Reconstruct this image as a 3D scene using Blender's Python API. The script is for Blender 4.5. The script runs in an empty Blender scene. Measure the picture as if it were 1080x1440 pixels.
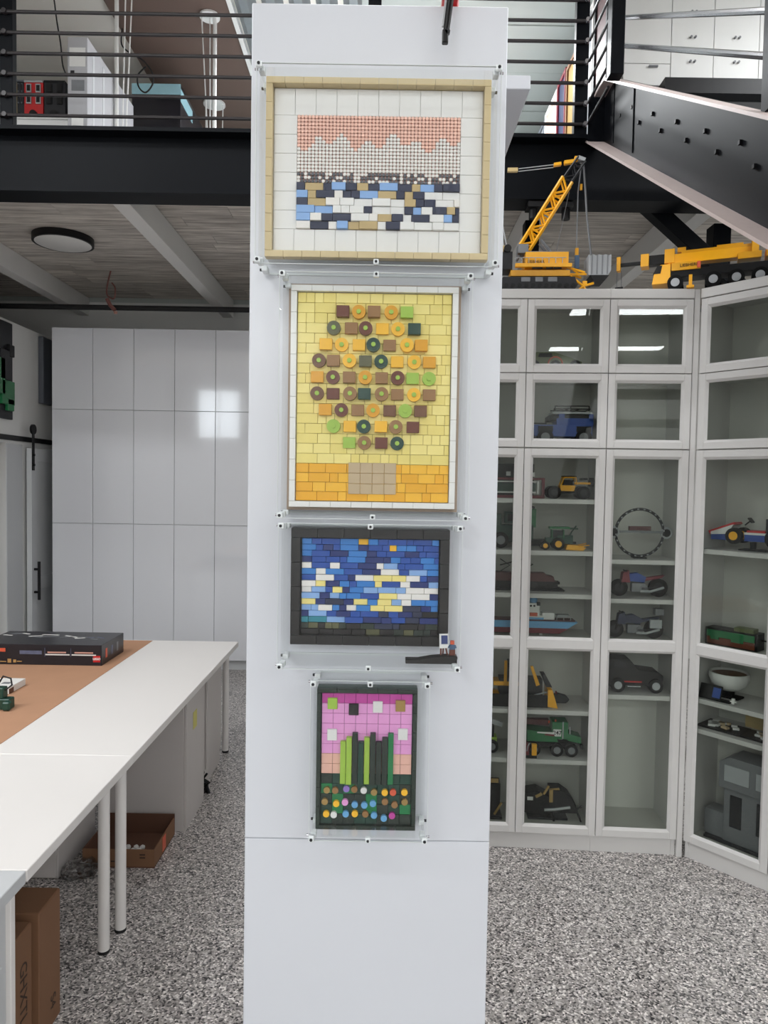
import bpy, bmesh, math, random
from mathutils import Matrix, Vector, Euler
R = math.radians
random.seed(7)
scene = bpy.context.scene
COL = scene.collection

# ------------------------------------------------------------------ camera
CAM_H = 1.785
F_PX = 1000.0
cam_data = bpy.data.cameras.new('camera')
cam_data.sensor_fit = 'HORIZONTAL'; cam_data.sensor_width = 36.0
cam_data.lens = 36.0 * F_PX / 1080.0
cam_data.clip_start = 0.05; cam_data.clip_end = 100
cam = bpy.data.objects.new('camera', cam_data); COL.objects.link(cam)
CAM_ROT = Matrix.Rotation(R(90 - 2.3), 3, 'X') @ Matrix.Rotation(R(0.95), 3, 'Z')
cam.matrix_world = Matrix.Translation((0, 0, CAM_H)) @ CAM_ROT.to_4x4()
scene.camera = cam

# ------------------------------------------------------------------ world, exposure
world = bpy.data.worlds.new('sky'); scene.world = world; world.use_nodes = True
bg = world.node_tree.nodes['Background']
bg.inputs[0].default_value = (0.80, 0.90, 1.0, 1); bg.inputs[1].default_value = 3.0
vs = scene.view_settings
vs.view_transform = 'Standard'; vs.look = 'None'; vs.gamma = 1.0; vs.exposure = 0.12
vs.use_curve_mapping = False

ROOM = dict(x0=-8.0, x1=5.0, y0=-9.5, y1=7.4, h=5.3)
LED_W = 34.0
WINDOW_W = 150.0
# daylight entering through the wall of windows behind the camera
def area(name, loc, rot, sx, sy, power, color=(1, 1, 1), spread=180):
    l = bpy.data.lights.new(name, 'AREA'); l.shape = 'RECTANGLE'; l.size = sx; l.size_y = sy
    l.energy = power; l.color = color; l.spread = R(spread)
    o = bpy.data.objects.new(name, l); COL.objects.link(o); o.location = loc; o.rotation_euler = rot
    return o
WINDOWS = [(-6.0, -4.6, 3.1, 4.7)]
for i, (a, b, c, d) in enumerate(WINDOWS):
    area('daylight_window', ((a + b) / 2, ROOM['y0'] - 0.02, (c + d) / 2), (R(90), 0, 0), b - a, d - c,
         WINDOW_W * (b - a) * (d - c) / 6.0, (0.90, 0.96, 1.0))

# ------------------------------------------------------------------ materials
MATS = {}
def srgb(c):
    if isinstance(c, str):
        c = tuple(int(c[i:i + 2], 16) for i in (0, 2, 4))
    return tuple(((v / 255) / 12.92 if v / 255 <= 0.04045 else ((v / 255 + 0.055) / 1.055) ** 2.4) for v in c)
def mat(name, color, rough=0.5, metal=0.0, var=0.06, scale=30.0, bump=0.0, coat=0.0, spec=0.5):
    """procedural surface: colour with slight noise variation and optional fine relief"""
    if name in MATS: return MATS[name]
    m = bpy.data.materials.new(name); m.use_nodes = True
    nt = m.node_tree; n = nt.nodes; b = n['Principled BSDF']
    c = srgb(color) if (isinstance(color, str) or max(color) > 1.0) else color
    tc = n.new('ShaderNodeTexCoord'); nz = n.new('ShaderNodeTexNoise')
    nz.inputs['Scale'].default_value = scale; nz.inputs['Detail'].default_value = 3
    nt.links.new(tc.outputs['Object'], nz.inputs['Vector'])
    mix = n.new('ShaderNodeMix'); mix.data_type = 'RGBA'
    mix.inputs['A'].default_value = (*[max(0, v * (1 - var)) for v in c], 1)
    mix.inputs['B'].default_value = (*[min(1, v * (1 + var)) for v in c], 1)
    nt.links.new(nz.outputs['Fac'], mix.inputs['Factor'])
    nt.links.new(mix.outputs['Result'], b.inputs['Base Color'])
    b.inputs['Roughness'].default_value = rough; b.inputs['Metallic'].default_value = metal
    b.inputs['Specular IOR Level'].default_value = spec
    if coat: b.inputs['Coat Weight'].default_value = coat
    if bump:
        bp = n.new('ShaderNodeBump'); bp.inputs['Strength'].default_value = bump; bp.inputs['Distance'].default_value = 0.01
        nt.links.new(nz.outputs['Fac'], bp.inputs['Height']); nt.links.new(bp.outputs['Normal'], b.inputs['Normal'])
    m.diffuse_color = (*c, 1)
    MATS[name] = m
    return m
def glass_mat(name, tint, refl=1.0, rough=0.0):
    if name in MATS: return MATS[name]
    m = bpy.data.materials.new(name); m.use_nodes = True
    nt = m.node_tree; n = nt.nodes; n.remove(n['Principled BSDF'])
    tr = n.new('ShaderNodeBsdfTransparent'); tr.inputs[0].default_value = (*tint, 1)
    gl = n.new('ShaderNodeBsdfGlossy'); gl.inputs['Roughness'].default_value = rough
    fr = n.new('ShaderNodeFresnel'); fr.inputs[0].default_value = 1.45
    mu = n.new('ShaderNodeMath'); mu.operation = 'MULTIPLY'; mu.inputs[1].default_value = refl
    mx = n.new('ShaderNodeMixShader')
    nt.links.new(fr.outputs[0], mu.inputs[0]); nt.links.new(mu.outputs[0], mx.inputs[0])
    nt.links.new(tr.outputs[0], mx.inputs[1]); nt.links.new(gl.outputs[0], mx.inputs[2])
    nt.links.new(mx.outputs[0], n['Material Output'].inputs[0])
    MATS[name] = m
    return m
def floor_mat():
    m = bpy.data.materials.new('flake_floor'); m.use_nodes = True
    nt = m.node_tree; n = nt.nodes; b = n['Principled BSDF']
    tc = n.new('ShaderNodeTexCoord')
    nz = n.new('ShaderNodeTexNoise'); nz.inputs['Scale'].default_value = 60
    nt.links.new(tc.outputs['Object'], nz.inputs['Vector'])
    va = n.new('ShaderNodeVectorMath'); va.operation = 'MULTIPLY_ADD'
    va.inputs[1].default_value = (0.008, 0.008, 0)
    nt.links.new(nz.outputs['Color'], va.inputs[0]); nt.links.new(tc.outputs['Object'], va.inputs[2])
    vo = n.new('ShaderNodeTexVoronoi'); vo.inputs['Scale'].default_value = 160; vo.voronoi_dimensions = '2D'
    nt.links.new(va.outputs[0], vo.inputs['Vector'])
    sp = n.new('ShaderNodeSeparateColor'); nt.links.new(vo.outputs['Color'], sp.inputs[0])
    cr = n.new('ShaderNodeValToRGB'); nt.links.new(sp.outputs[0], cr.inputs[0])
    e = cr.color_ramp; e.interpolation = 'CONSTANT'
    stops = [(0, (44, 42, 44)), (0.09, (102, 99, 98)), (0.26, (152, 146, 144)), (0.48, (176, 170, 166)),
             (0.74, (208, 202, 200)), (0.90, (242, 236, 232))]
    e.elements[0].position = 0; e.elements[0].color = (*srgb(stops[0][1]), 1)
    e.elements[1].position = stops[1][0]; e.elements[1].color = (*srgb(stops[1][1]), 1)
    for p, c in stops[2:]:
        el = e.elements.new(p); el.color = (*srgb(c), 1)
    nt.links.new(cr.outputs[0], b.inputs['Base Color'])
    b.inputs['Roughness'].default_value = 0.34
    MATS['flake_floor'] = m
    return m
def plank_mat():
    m = bpy.data.materials.new('greywash_plank'); m.use_nodes = True
    nt = m.node_tree; n = nt.nodes; b = n['Principled BSDF']
    tc = n.new('ShaderNodeTexCoord'); oi = n.new('ShaderNodeObjectInfo')
    ad = n.new('ShaderNodeVectorMath'); ad.operation = 'ADD'
    sc = n.new('ShaderNodeVectorMath'); sc.operation = 'SCALE'; sc.inputs['Scale'].default_value = 40
    nt.links.new(oi.outputs['Random'], sc.inputs[0])
    mp = n.new('ShaderNodeMapping'); mp.inputs['Scale'].default_value = (1.1, 14, 1)
    nt.links.new(tc.outputs['Object'], ad.inputs[0]); nt.links.new(sc.outputs[0], ad.inputs[1])
    nt.links.new(ad.outputs[0], mp.inputs['Vector'])
    nz = n.new('ShaderNodeTexNoise'); nz.inputs['Scale'].default_value = 2.2; nz.inputs['Detail'].default_value = 6
    nz.inputs['Roughness'].default_value = 0.65
    nt.links.new(mp.outputs[0], nz.inputs['Vector'])
    cr = n.new('ShaderNodeValToRGB'); nt.links.new(nz.outputs['Fac'], cr.inputs[0])
    e = cr.color_ramp; e.elements[0].position = 0.33; e.elements[0].color = (*srgb((158, 150, 142)), 1)
    e.elements[1].position = 0.62; e.elements[1].color = (*srgb((230, 224, 215)), 1)
    hv = n.new('ShaderNodeHueSaturation'); nt.links.new(cr.outputs[0], hv.inputs['Color'])
    mr = n.new('ShaderNodeMapRange'); mr.inputs[3].default_value = 0.8; mr.inputs[4].default_value = 1.12
    nt.links.new(oi.outputs['Random'], mr.inputs[0]); nt.links.new(mr.outputs[0], hv.inputs['Value'])
    nt.links.new(hv.outputs[0], b.inputs['Base Color']); b.inputs['Roughness'].default_value = 0.55
    MATS['greywash_plank'] = m
    return m

floor_mat(); plank_mat()
mat('wall_white', (226, 226, 224), 0.6, var=0.02, scale=4)
mat('white_panel', (212, 215, 222), 0.28, var=0.008, scale=3)
mat('gloss_white', (226, 227, 232), 0.09, var=0.01, scale=2, coat=0.4)
mat('cab_white', (205, 203, 201), 0.38, var=0.015, scale=5)
mat('cab_inner', (205, 204, 198), 0.55, var=0.015, scale=5)
mat('table_white', (232, 228, 225), 0.42, var=0.01, scale=5)
mat('grey_white', (196, 198, 200), 0.5, var=0.02, scale=6); mat('pedestal_white', (206, 200, 197), 0.5, var=0.02, scale=6)
mat('steel_black', (12, 14, 18), 0.45, 0.0, var=0.25, scale=3, spec=0.08)
mat('steel_dark', (20, 20, 22), 0.45, var=0.2, scale=4, spec=0.25)
mat('bar_black', (38, 34, 36), 0.38, var=0.1)
mat('ceil_cream', (238, 232, 223), 0.7, var=0.03, scale=2)
mat('ceil_brown', (106, 87, 78), 0.7, var=0.05, scale=2)
mat('sage_wall', (186, 192, 188), 0.6, var=0.03, scale=2)
mat('metal_roof', (150, 155, 158), 0.4, 0.6, var=0.08)
mat('pole_white', (235, 235, 232), 0.35, var=0.02)
mat('chrome', (190, 190, 195), 0.22, 0.9, var=0.05)
mat('clear_plastic', (225, 230, 232), 0.25, var=0.04)
mat('acrylic_edge', (214, 220, 222), 0.3, var=0.03)
mat('kraft', (182, 138, 108), 0.75, var=0.07, scale=9)
mat('carton', (128, 92, 66), 0.75, var=0.08, scale=6)
mat('carton_dark', (98, 66, 50), 0.8, var=0.08, scale=6)
mat('paper', (226, 224, 220), 0.6, var=0.02); mat('carton_white', (176, 176, 180), 0.6, var=0.04)
mat('foam', (232, 230, 226), 0.7, var=0.03)
mat('ink', (60, 44, 34), 0.7)
mat('box_black', (30, 29, 36), 0.28, var=0.2, scale=12)
mat('gold_print', (176, 138, 84), 0.4)
mat('blue_grey_print', (92, 98, 122), 0.4, var=0.4, scale=40)
mat('red', (190, 30, 34), 0.35); mat('dark_red', (118, 30, 44), 0.4); mat('orange_red', (214, 92, 62), 0.4)
mat('maroon', (82, 30, 32), 0.4)
mat('yellow', (246, 176, 20), 0.32); mat('deep_yellow', (225, 160, 18), 0.35)
mat('toy_black', (15, 15, 17), 0.45, spec=0.3); mat('toy_dark', (38, 39, 43), 0.45, spec=0.3); mat('toy_grey', (120, 122, 126), 0.4)
mat('toy_light', (170, 173, 176), 0.4); mat('toy_white', (228, 228, 226), 0.35)
mat('tyre', (16, 16, 17), 0.8, var=0.2, spec=0.2)
mat('toy_green', (24, 110, 62), 0.35); mat('dark_green', (20, 62, 50), 0.4); mat('lime', (160, 196, 74), 0.35)
mat('olive', (92, 100, 62), 0.4); mat('toy_blue', (32, 70, 150), 0.35); mat('navy', (32, 42, 72), 0.4)
mat('sky_blue', (104, 166, 214), 0.35); mat('pale_blue', (138, 178, 230), 0.35); mat('steel_blue', (70, 96, 128), 0.4)
mat('cyan_card', (168, 214, 226), 0.5); mat('tan', (196, 172, 122), 0.4); mat('frame_tan', (214, 194, 150), 0.4, var=0.03)
mat('frame_wood', (162, 142, 124), 0.5, var=0.05); mat('art_white', (238, 238, 236), 0.35, var=0.015)
mat('coral', (250, 202, 184), 0.4); mat('coral_back', (196, 146, 132), 0.5); mat('off_white', (240, 237, 232), 0.4)
mat('slate', (88, 92, 100), 0.4); mat('pale_yellow', (240, 222, 128), 0.4, var=0.03); mat('butter', (246, 230, 142), 0.4, var=0.03)
mat('amber', (248, 190, 44), 0.4, var=0.03); mat('amber_deep', (240, 176, 24), 0.4, var=0.03)
mat('brown', (150, 110, 66), 0.45); mat('brown_dark', (110, 70, 40), 0.45); mat('rust', (104, 50, 30), 0.4)
mat('moss', (92, 92, 62), 0.4); mat('beige', (196, 174, 140), 0.4)
mat('art_black', (15, 14, 16), 0.35); mat('mid_blue', (28, 78, 166), 0.35); mat('deep_blue', (24, 46, 112), 0.35)
mat('azure', (52, 128, 206), 0.35); mat('teal', (42, 132, 150), 0.35); mat('pine', (34, 48, 40), 0.4)
mat('pink', (232, 160, 216), 0.4, var=0.03); mat('magenta', (190, 70, 156), 0.4); mat('peach', (234, 184, 168), 0.4)
mat('lavender', (150, 120, 196), 0.4); mat('emerald', (26, 122, 70), 0.3); mat('skin_tone', (222, 176, 130), 0.5)
mat('copper', (132, 88, 82), 0.4, 0.2); mat('rubber', (22, 22, 24), 0.7); mat('plastic_film', (170, 168, 168), 0.25)
mat('sticky', (214, 206, 120), 0.6); mat('gold', (170, 140, 84), 0.35, 0.4); mat('led_white', (235, 235, 235), 0.4)
mat('flange_lit', (196, 180, 176), 0.4, 0.0, var=0.06)  # pale pinkish colour carries the light falling on the black steel flanges
glass_mat('door_glass', (0.88, 0.90, 0.88), 0.55)
glass_mat('acrylic', (0.985, 0.99, 0.99), 0.45); glass_mat('acrylic_side', (0.985, 0.99, 0.99), 0.12)
glass_mat('film', (0.75, 0.75, 0.75), 3.0, 0.15)

# ------------------------------------------------------------------ mesh helpers
class MB:
    def __init__(s): s.v = []; s.f = []
    def add(s, vs_, fs, M=None):
        o = len(s.v)
        s.v += [tuple(M @ Vector(p)) if M else tuple(p) for p in vs_]
        s.f += [tuple(i + o for i in f) for f in fs]
        return s
    def box(s, cx, cy, cz, sx, sy, sz, rx=0, ry=0, rz=0):
        a, b, c = sx / 2, sy / 2, sz / 2
        M = Matrix.Translation((cx, cy, cz)) @ Euler((R(rx), R(ry), R(rz))).to_matrix().to_4x4()
        vv = [(x, y, z) for x in (-a, a) for y in (-b, b) for z in (-c, c)]
        return s.add(vv, [(0, 1, 3, 2), (4, 6, 7, 5), (0, 4, 5, 1), (2, 3, 7, 6), (0, 2, 6, 4), (1, 5, 7, 3)], M)
    def bb(s, x0, x1, y0, y1, z0, z1):
        return s.box((x0 + x1) / 2, (y0 + y1) / 2, (z0 + z1) / 2, abs(x1 - x0), abs(y1 - y0), abs(z1 - z0))
    def cyl(s, cx, cy, cz, r, h, axis='z', n=16, r2=None):
        r2 = r if r2 is None else r2
        M = Matrix.Translation((cx, cy, cz)) @ {'z': Matrix.Identity(4), 'x': Matrix.Rotation(R(90), 4, 'Y'), 'y': Matrix.Rotation(R(-90), 4, 'X')}[axis]
        vv = [(r * math.cos(2 * math.pi * i / n), r * math.sin(2 * math.pi * i / n), -h / 2) for i in range(n)]
        vv += [(r2 * math.cos(2 * math.pi * i / n), r2 * math.sin(2 * math.pi * i / n), h / 2) for i in range(n)]
        fs = [(i, (i + 1) % n, n + (i + 1) % n, n + i) for i in range(n)] + [tuple(range(n - 1, -1, -1)), tuple(range(n, 2 * n))]
        return s.add(vv, fs, M)
    def poly(s, pts, y0, y1):                      # polygon in x,z extruded along y
        n = len(pts)
        ar = sum(pts[i][0] * pts[(i + 1) % n][1] - pts[(i + 1) % n][0] * pts[i][1] for i in range(n))
        if ar < 0: pts = pts[::-1]
        vv = [(x, y0, z) for x, z in pts] + [(x, y1, z) for x, z in pts]
        fs = [tuple(range(n)), tuple(range(2 * n - 1, n - 1, -1))] + [(i, n + i, n + (i + 1) % n, (i + 1) % n) for i in range(n)]
        return s.add(vv, fs)
    def polyx(s, pts, x0, x1):                     # polygon in y,z extruded along x
        n = len(pts)
        ar = sum(pts[i][0] * pts[(i + 1) % n][1] - pts[(i + 1) % n][0] * pts[i][1] for i in range(n))
        if ar < 0: pts = pts[::-1]
        vv = [(x0, y, z) for y, z in pts] + [(x1, y, z) for y, z in pts]
        fs = [tuple(range(n - 1, -1, -1)), tuple(range(n, 2 * n))] + [(i, (i + 1) % n, n + (i + 1) % n, n + i) for i in range(n)]
        return s.add(vv, fs)
    def tube(s, pts, r, n=8, closed=False):
        pts = [Vector(p) for p in pts]; k = len(pts)
        rings = []
        up = None
        for i, p in enumerate(pts):
            if closed: t = (pts[(i + 1) % k] - pts[i - 1]).normalized()
            else: t = (pts[min(i + 1, k - 1)] - pts[max(i - 1, 0)]).normalized()
            if up is None:
                up = Vector((0, 0, 1)) if abs(t.z) < 0.9 else Vector((1, 0, 0))
            a = t.cross(up)
            if a.length < 1e-6: a = t.orthogonal()
            a.normalize(); b = a.cross(t).normalized(); up = b
            rings.append([p + (a * math.cos(2 * math.pi * j / n) + b * math.sin(2 * math.pi * j / n)) * r for j in range(n)])
        vv = [q for ring in rings for q in ring]
        fs = []
        for i in range(k if closed else k - 1):
            for j in range(n):
                i2 = (i + 1) % k
                fs.append((i * n + j, i2 * n + j, i2 * n + (j + 1) % n, i * n + (j + 1) % n))
        if not closed:
            fs += [tuple(range(n)), tuple(range(k * n - 1, (k - 1) * n - 1, -1))]
        return s.add(vv, fs)
    def lathe(s, prof, cx=0, cy=0, cz=0, n=24):
        vv = []; fs = []; k = len(prof)
        for r, z in prof:
            vv += [(cx + r * math.cos(2 * math.pi * i / n), cy + r * math.sin(2 * math.pi * i / n), cz + z) for i in range(n)]
        for a in range(k - 1):
            for i in range(n): fs.append((a * n + i, a * n + (i + 1) % n, (a + 1) * n + (i + 1) % n, (a + 1) * n + i))
        return s.add(vv, fs)
    def mesh(s, name, m, bevel=0.0, smooth=False, scale=1.0, seg=1):
        me = bpy.data.meshes.new(name)
        me.from_pydata([(x * scale, y * scale, z * scale) for x, y, z in s.v], [], s.f)
        me.validate()
        bm = bmesh.new(); bm.from_mesh(me)
        bmesh.ops.recalc_face_normals(bm, faces=bm.faces)
        if bevel > 0:
            bmesh.ops.bevel(bm, geom=[e for e in bm.edges if e.calc_face_angle(0) > 0.6], offset=bevel, segments=seg, affect='EDGES', clamp_overlap=True)
        bm.to_mesh(me); bm.free()
        me.materials.append(MATS[m] if isinstance(m, str) else m)
        if smooth:
            for p in me.polygons: p.use_smooth = True
            me.set_sharp_from_angle(angle=R(35))
        return me
def link(name, me, parent=None, loc=None):
    o = bpy.data.objects.new(name, me); COL.objects.link(o)
    if parent is not None: o.parent = parent
    if loc is not None: o.location = loc
    return o
def build(mb, name, m, parent=None, bevel=0.0, smooth=False, scale=1.0, loc=None, seg=1):
    return link(name, mb.mesh(name, m, bevel, smooth, scale, seg), parent, loc)
def tag(o, label, cat, group=None, kind=None):
    o['label'] = label; o['category'] = cat
    if group: o['group'] = group
    if kind: o['kind'] = kind
    return o
def struct(o, label=None, cat=None):
    o['kind'] = 'structure'
    if label: o['label'] = label
    if cat: o['category'] = cat
    return o
def thing(name, label, cat, loc=(0, 0, 0), rotz=0.0, group=None):
    o = bpy.data.objects.new(name, None); COL.objects.link(o)
    o.location = loc; o.rotation_euler = (0, 0, R(rotz)); o.empty_display_size = 0.05
    return tag(o, label, cat, group)
def ray(px, py):
    return CAM_ROT @ Vector(((px - 540) / F_PX, -(py - 720) / F_PX, -1))
def W(px, py, Y):                                   # point of the photograph at distance Y
    d = ray(px, py); return Vector((0, 0, CAM_H)) + d * (Y / d.y)
def smooth_path(pts, n=6):
    pts = [Vector(p) for p in pts]; out = []
    for i in range(len(pts) - 1):
        p0, p1, p2, p3 = pts[max(i - 1, 0)], pts[i], pts[i + 1], pts[min(i + 2, len(pts) - 1)]
        for k in range(n):
            t = k / n
            out.append(0.5 * ((2 * p1) + (p2 - p0) * t + (2 * p0 - 5 * p1 + 4 * p2 - p3) * t * t + (3 * p1 - p0 - 3 * p2 + p3) * t ** 3))
    return out + [pts[-1]]
def text_mesh(s, size, m, name='lettering', extrude=0.0004, bold=0.0):
    c = bpy.data.curves.new(name, 'FONT'); c.body = s; c.size = size; c.extrude = extrude; c.offset = bold
    c.align_x = 'CENTER'; c.align_y = 'CENTER'
    o = bpy.data.objects.new(name, c); COL.objects.link(o)
    dg = bpy.context.evaluated_depsgraph_get(); me = bpy.data.meshes.new_from_object(o.evaluated_get(dg))
    bpy.data.objects.remove(o); bpy.data.curves.remove(c)
    me.materials.clear(); me.materials.append(MATS[m])
    return me

# ------------------------------------------------------------------ the room
r_ = ROOM
o = build(MB().bb(r_['x0'], r_['x1'], r_['y0'], r_['y1'], -0.1, 0), 'floor', 'flake_floor'); struct(o, 'grey flaked epoxy floor of the hall', 'floor')
o = build(MB().bb(r_['x0'], r_['x1'], r_['y0'], r_['y1'], r_['h'], r_['h'] + 0.1), 'ceiling', 'ceil_cream'); struct(o, 'cream ceiling high above the hall and mezzanine', 'ceiling')
ceil = o
# brown ceiling strip, its white edge trim and the ribbed metal roof beside it
struct(build(MB().bb(-2.10, -1.20, 4.3, 7.38, 5.26, 5.299), 'ceiling_brown', 'ceil_brown'), 'matt brown ceiling strip above the mezzanine', 'ceiling')
struct(build(MB().bb(-1.20, -1.165, 4.3, 7.38, 5.24, 5.299), 'trim_11', 'pole_white'), 'white edge trim beside the brown ceiling strip', 'trim')
mb = MB()
x = -1.16
while x < -0.3:
    mb.poly([(x, 5.299), (x + 0.05, 5.235), (x + 0.11, 5.235), (x + 0.16, 5.299)], 4.3, 7.38); x += 0.2
struct(build(mb, 'ceiling_ribbed', 'metal_roof'), 'ribbed metal roof right of the brown strip', 'ceiling')
build(MB().bb(r_['x0'], r_['x1'], r_['y1'], r_['y1'] + 0.1, 0, 3.6), 'wall_back', 'wall_white')
struct(bpy.data.objects['wall_back'], 'white wall behind the cabinets under the mezzanine', 'wall')
build(MB().bb(r_['x0'], r_['x1'], r_['y1'], r_['y1'] + 0.1, 3.6, 5.3), 'wall_upper', 'sage_wall')
struct(bpy.data.objects['wall_upper'], 'pale green-grey wall at the back of the mezzanine', 'wall')
build(MB().bb(r_['x0'] - 0.1, r_['x0'], r_['y0'], r_['y1'], 0, 5.3), 'wall_left', 'wall_white'); struct(bpy.data.objects['wall_left'], 'far left hall wall', 'wall')
build(MB().bb(r_['x1'], r_['x1'] + 0.1, r_['y0'], r_['y1'], 0, 5.3), 'wall_right', 'wall_white'); struct(bpy.data.objects['wall_right'], 'right hall wall', 'wall')
sg = bpy.data.objects.new('ceiling_pale', None); COL.objects.link(sg); struct(sg, 'pale green-grey panelled ceiling right of the column', 'ceiling')
for k in range(5):
    build(MB().bb(-0.25, 4.95, 4.3 + 0.62 * k, 4.3 + 0.62 * k + 0.612, 5.27 + 0.004 * (k % 2), 5.299), 'panel', 'sage_wall', sg, 0.002)
# wall behind the camera with its window openings
mb = MB(); xs = r_['x0']
for (a, b, c, d) in WINDOWS:
    mb.bb(xs, a, r_['y0'] - 0.1, r_['y0'], 0, 5.3); mb.bb(a, b, r_['y0'] - 0.1, r_['y0'], 0, c); mb.bb(a, b, r_['y0'] - 0.1, r_['y0'], d, 5.3); xs = b
mb.bb(xs, r_['x1'], r_['y0'] - 0.1, r_['y0'], 0, 5.3)
build(mb, 'wall_front', 'wall_white'); struct(bpy.data.objects['wall_front'], 'hall wall behind the viewer with windows', 'wall')
for i, (a, b, c, d) in enumerate(WINDOWS):
    mb = MB(); t = 0.06
    mb.bb(a, b, r_['y0'] - 0.06, r_['y0'] + 0.03, c, c + t); mb.bb(a, b, r_['y0'] - 0.06, r_['y0'] + 0.03, d - t, d)
    mb.bb(a, a + t, r_['y0'] - 0.06, r_['y0'] + 0.03, c + t, d - t); mb.bb(b - t, b, r_['y0'] - 0.06, r_['y0'] + 0.03, c + t, d - t)
    mb.bb((a + b) / 2 - 0.03, (a + b) / 2 + 0.03, r_['y0'] - 0.06, r_['y0'] + 0.03, c + t, d - t)
    o = build(mb, 'window_%d' % (i + 1), 'pole_white'); struct(o)

# LED battens, many of them unseen and added for brightness (each with its own lamp)
def led_batten(x, y, z, label, length=1.8, power=LED_W):
    t = thing('led_batten', label, 'light', (x, y, z), 0, 'led battens over the hall')
    build(MB().box(0, 0, 0.045, length, 0.5, 0.05), 'housing', 'led_white', t, 0.004)
    build(MB().box(0, 0, 0.015, length - 0.04, 0.47, 0.012), 'diffuser', 'pole_white', t)
    build(MB().tube([(-length * 0.35, 0, 0.07), (-length * 0.35, 0, ROOM['h'] - z - 0.021)], 0.004, 6), 'suspension_wire', 'chrome', t)
    build(MB().tube([(length * 0.35, 0, 0.07), (length * 0.35, 0, ROOM['h'] - z - 0.021)], 0.004, 6), 'suspension_wire', 'chrome', t)
    a = area('led_light', (0, 0, -0.005), (0, 0, 0), length - 0.06, 0.46, power, (0.95, 0.98, 1.0))
    a.parent = t
LEDS = [(-3.6, 1.6, 2.6, 2.4), (3.2, 1.6, 2.6, 2.4), (-1.9, 2.75, 0.9, 2.4), (0.0, 3.3, 0.6, 1.2), (-3.6, -1.6, 0.9, 2.4), (0.4, -1.6, 0.5, 2.4), (3.2, -1.6, 1.2, 2.4), (-2.6, -5.6, 4.8, 1.6), (3.2, -5.6, 3.2, 2.4), (-2.6, -8.9, 4.8, 1.6), (3.2, -8.9, 3.2, 2.4)]  # rear rows follow the glass reflections; nearer battens are added to brighten
for (x, y, k, L) in LEDS:
    led_batten(x, y, 4.75, 'long white panel light hanging out of view in the hall', L, LED_W * k)
for (x, y, k) in ((0.2, 5.75, 3.0), (3.2, 3.6, 1.6)):  # unseen lamps added to lift the mezzanine ceiling and the wardrobes
    led_batten(x, y, 5.12, 'unseen panel light added to brighten the mezzanine, by the ' + ('column' if x < 1 else 'stairs'), 0.9, LED_W * k)

# ------------------------------------------------------------------ white column
CY = 1.75                       # front face of the column
CX0, CX1, CTOP = -0.336, 0.278, 2.93
column = bpy.data.objects.new('column', None); COL.objects.link(column); column.location = (0, CY, 0)
struct(column, 'broad white panelled column in the middle of the hall', 'column')
SEAM = 0.89
build(MB().bb(CX0 + 0.012, CX1 - 0.012, 0.02, 0.40, 0, CTOP - 0.01), 'core', 'white_panel', column)
build(MB().bb(CX0, CX1, 0, 0.018, 0, SEAM - 0.0007), 'lower_panel', 'white_panel', column, 0.002)
build(MB().bb(CX0, CX1, 0, 0.018, SEAM + 0.0007, CTOP), 'upper_panel', 'white_panel', column, 0.002)
build(MB().bb(CX0, CX0 + 0.011, 0.019, 0.41, 0, CTOP), 'side_panel', 'white_panel', column)
build(MB().bb(CX1 - 0.011, CX1, 0.019, 0.41, 0, CTOP), 'side_panel', 'white_panel', column)
# white board running back from the column towards the mezzanine
p = W(743, 133, 2.2)
o = build(MB().bb(0.16, p.x, 2.17, 4.0, p.z, p.z + 0.04), 'ledge_board', 'white_panel', None, 0.002)
tag(o, 'white board jutting back from the upper right side of the column', 'board')

# ------------------------------------------------------------------ mezzanine
BY = 4.15
z1 = W(775, 188, BY).z; z0 = W(775, 278, BY).z          # top and bottom of the edge beam
BEAM_T, BEAM_B = 3.80, 3.43
mb = MB(); fl = 0.09; tf = 0.022
mb.polyx([(BY, BEAM_B), (BY + 2 * fl, BEAM_B), (BY + 2 * fl, BEAM_B + tf), (BY + fl + 0.007, BEAM_B + tf), (BY + fl + 0.007, BEAM_T - tf),
          (BY + 2 * fl, BEAM_T - tf), (BY + 2 * fl, BEAM_T), (BY, BEAM_T), (BY, BEAM_T - tf), (BY + fl - 0.007, BEAM_T - tf), (BY + fl - 0.007, BEAM_B + tf), (BY, BEAM_B + tf)], -7.9, 4.9)
o = build(mb, 'trim_1', 'steel_black'); struct(o, 'black steel edge beam carrying the mezzanine', 'beam')
o = build(MB().bb(-7.9, 4.9, BY + 0.18, 7.39, 3.66, BEAM_T - 0.001), 'floor_mezzanine', 'grey_white'); struct(o, 'pale mezzanine floor slab', 'floor')
# plank ceiling under the mezzanine, plank by plank
pc = bpy.data.objects.new('ceiling_mezzanine', None); COL.objects.link(pc); struct(pc, 'grey washed plank ceiling under the mezzanine', 'ceiling')
PW = 0.19; plank_meshes = {}
y = BY + 0.185; row = 0
while y < 7.35:
    w = min(PW, 7.39 - y)
    x = -4.6 - random.random() * 1.2
    while x < 4.6:
        L = random.choice((1.0, 1.2, 1.4))
        key = (L, round(w, 3))
        if key not in plank_meshes:
            plank_meshes[key] = MB().box(L / 2, w / 2, 0.009, L - 0.003, w - 0.003, 0.018).mesh('plank', 'greywash_plank')
        link('plank', plank_meshes[key], pc, (x, y, 3.64 + random.random() * 0.0015))
        x += L
    y += PW; row += 1
for i, x in enumerate((-4.55, -3.12, -1.635, -0.15, 0.95, 1.93, 3.4)):
    o = build(MB().bb(x - 0.054, x + 0.054, BY + 0.19, 7.39, 3.46, 3.638), 'trim_%d' % (i + 2), 'wall_white', None, 0.002)
    struct(o, 'pale boxed joist under the plank ceiling', 'joist')

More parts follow.
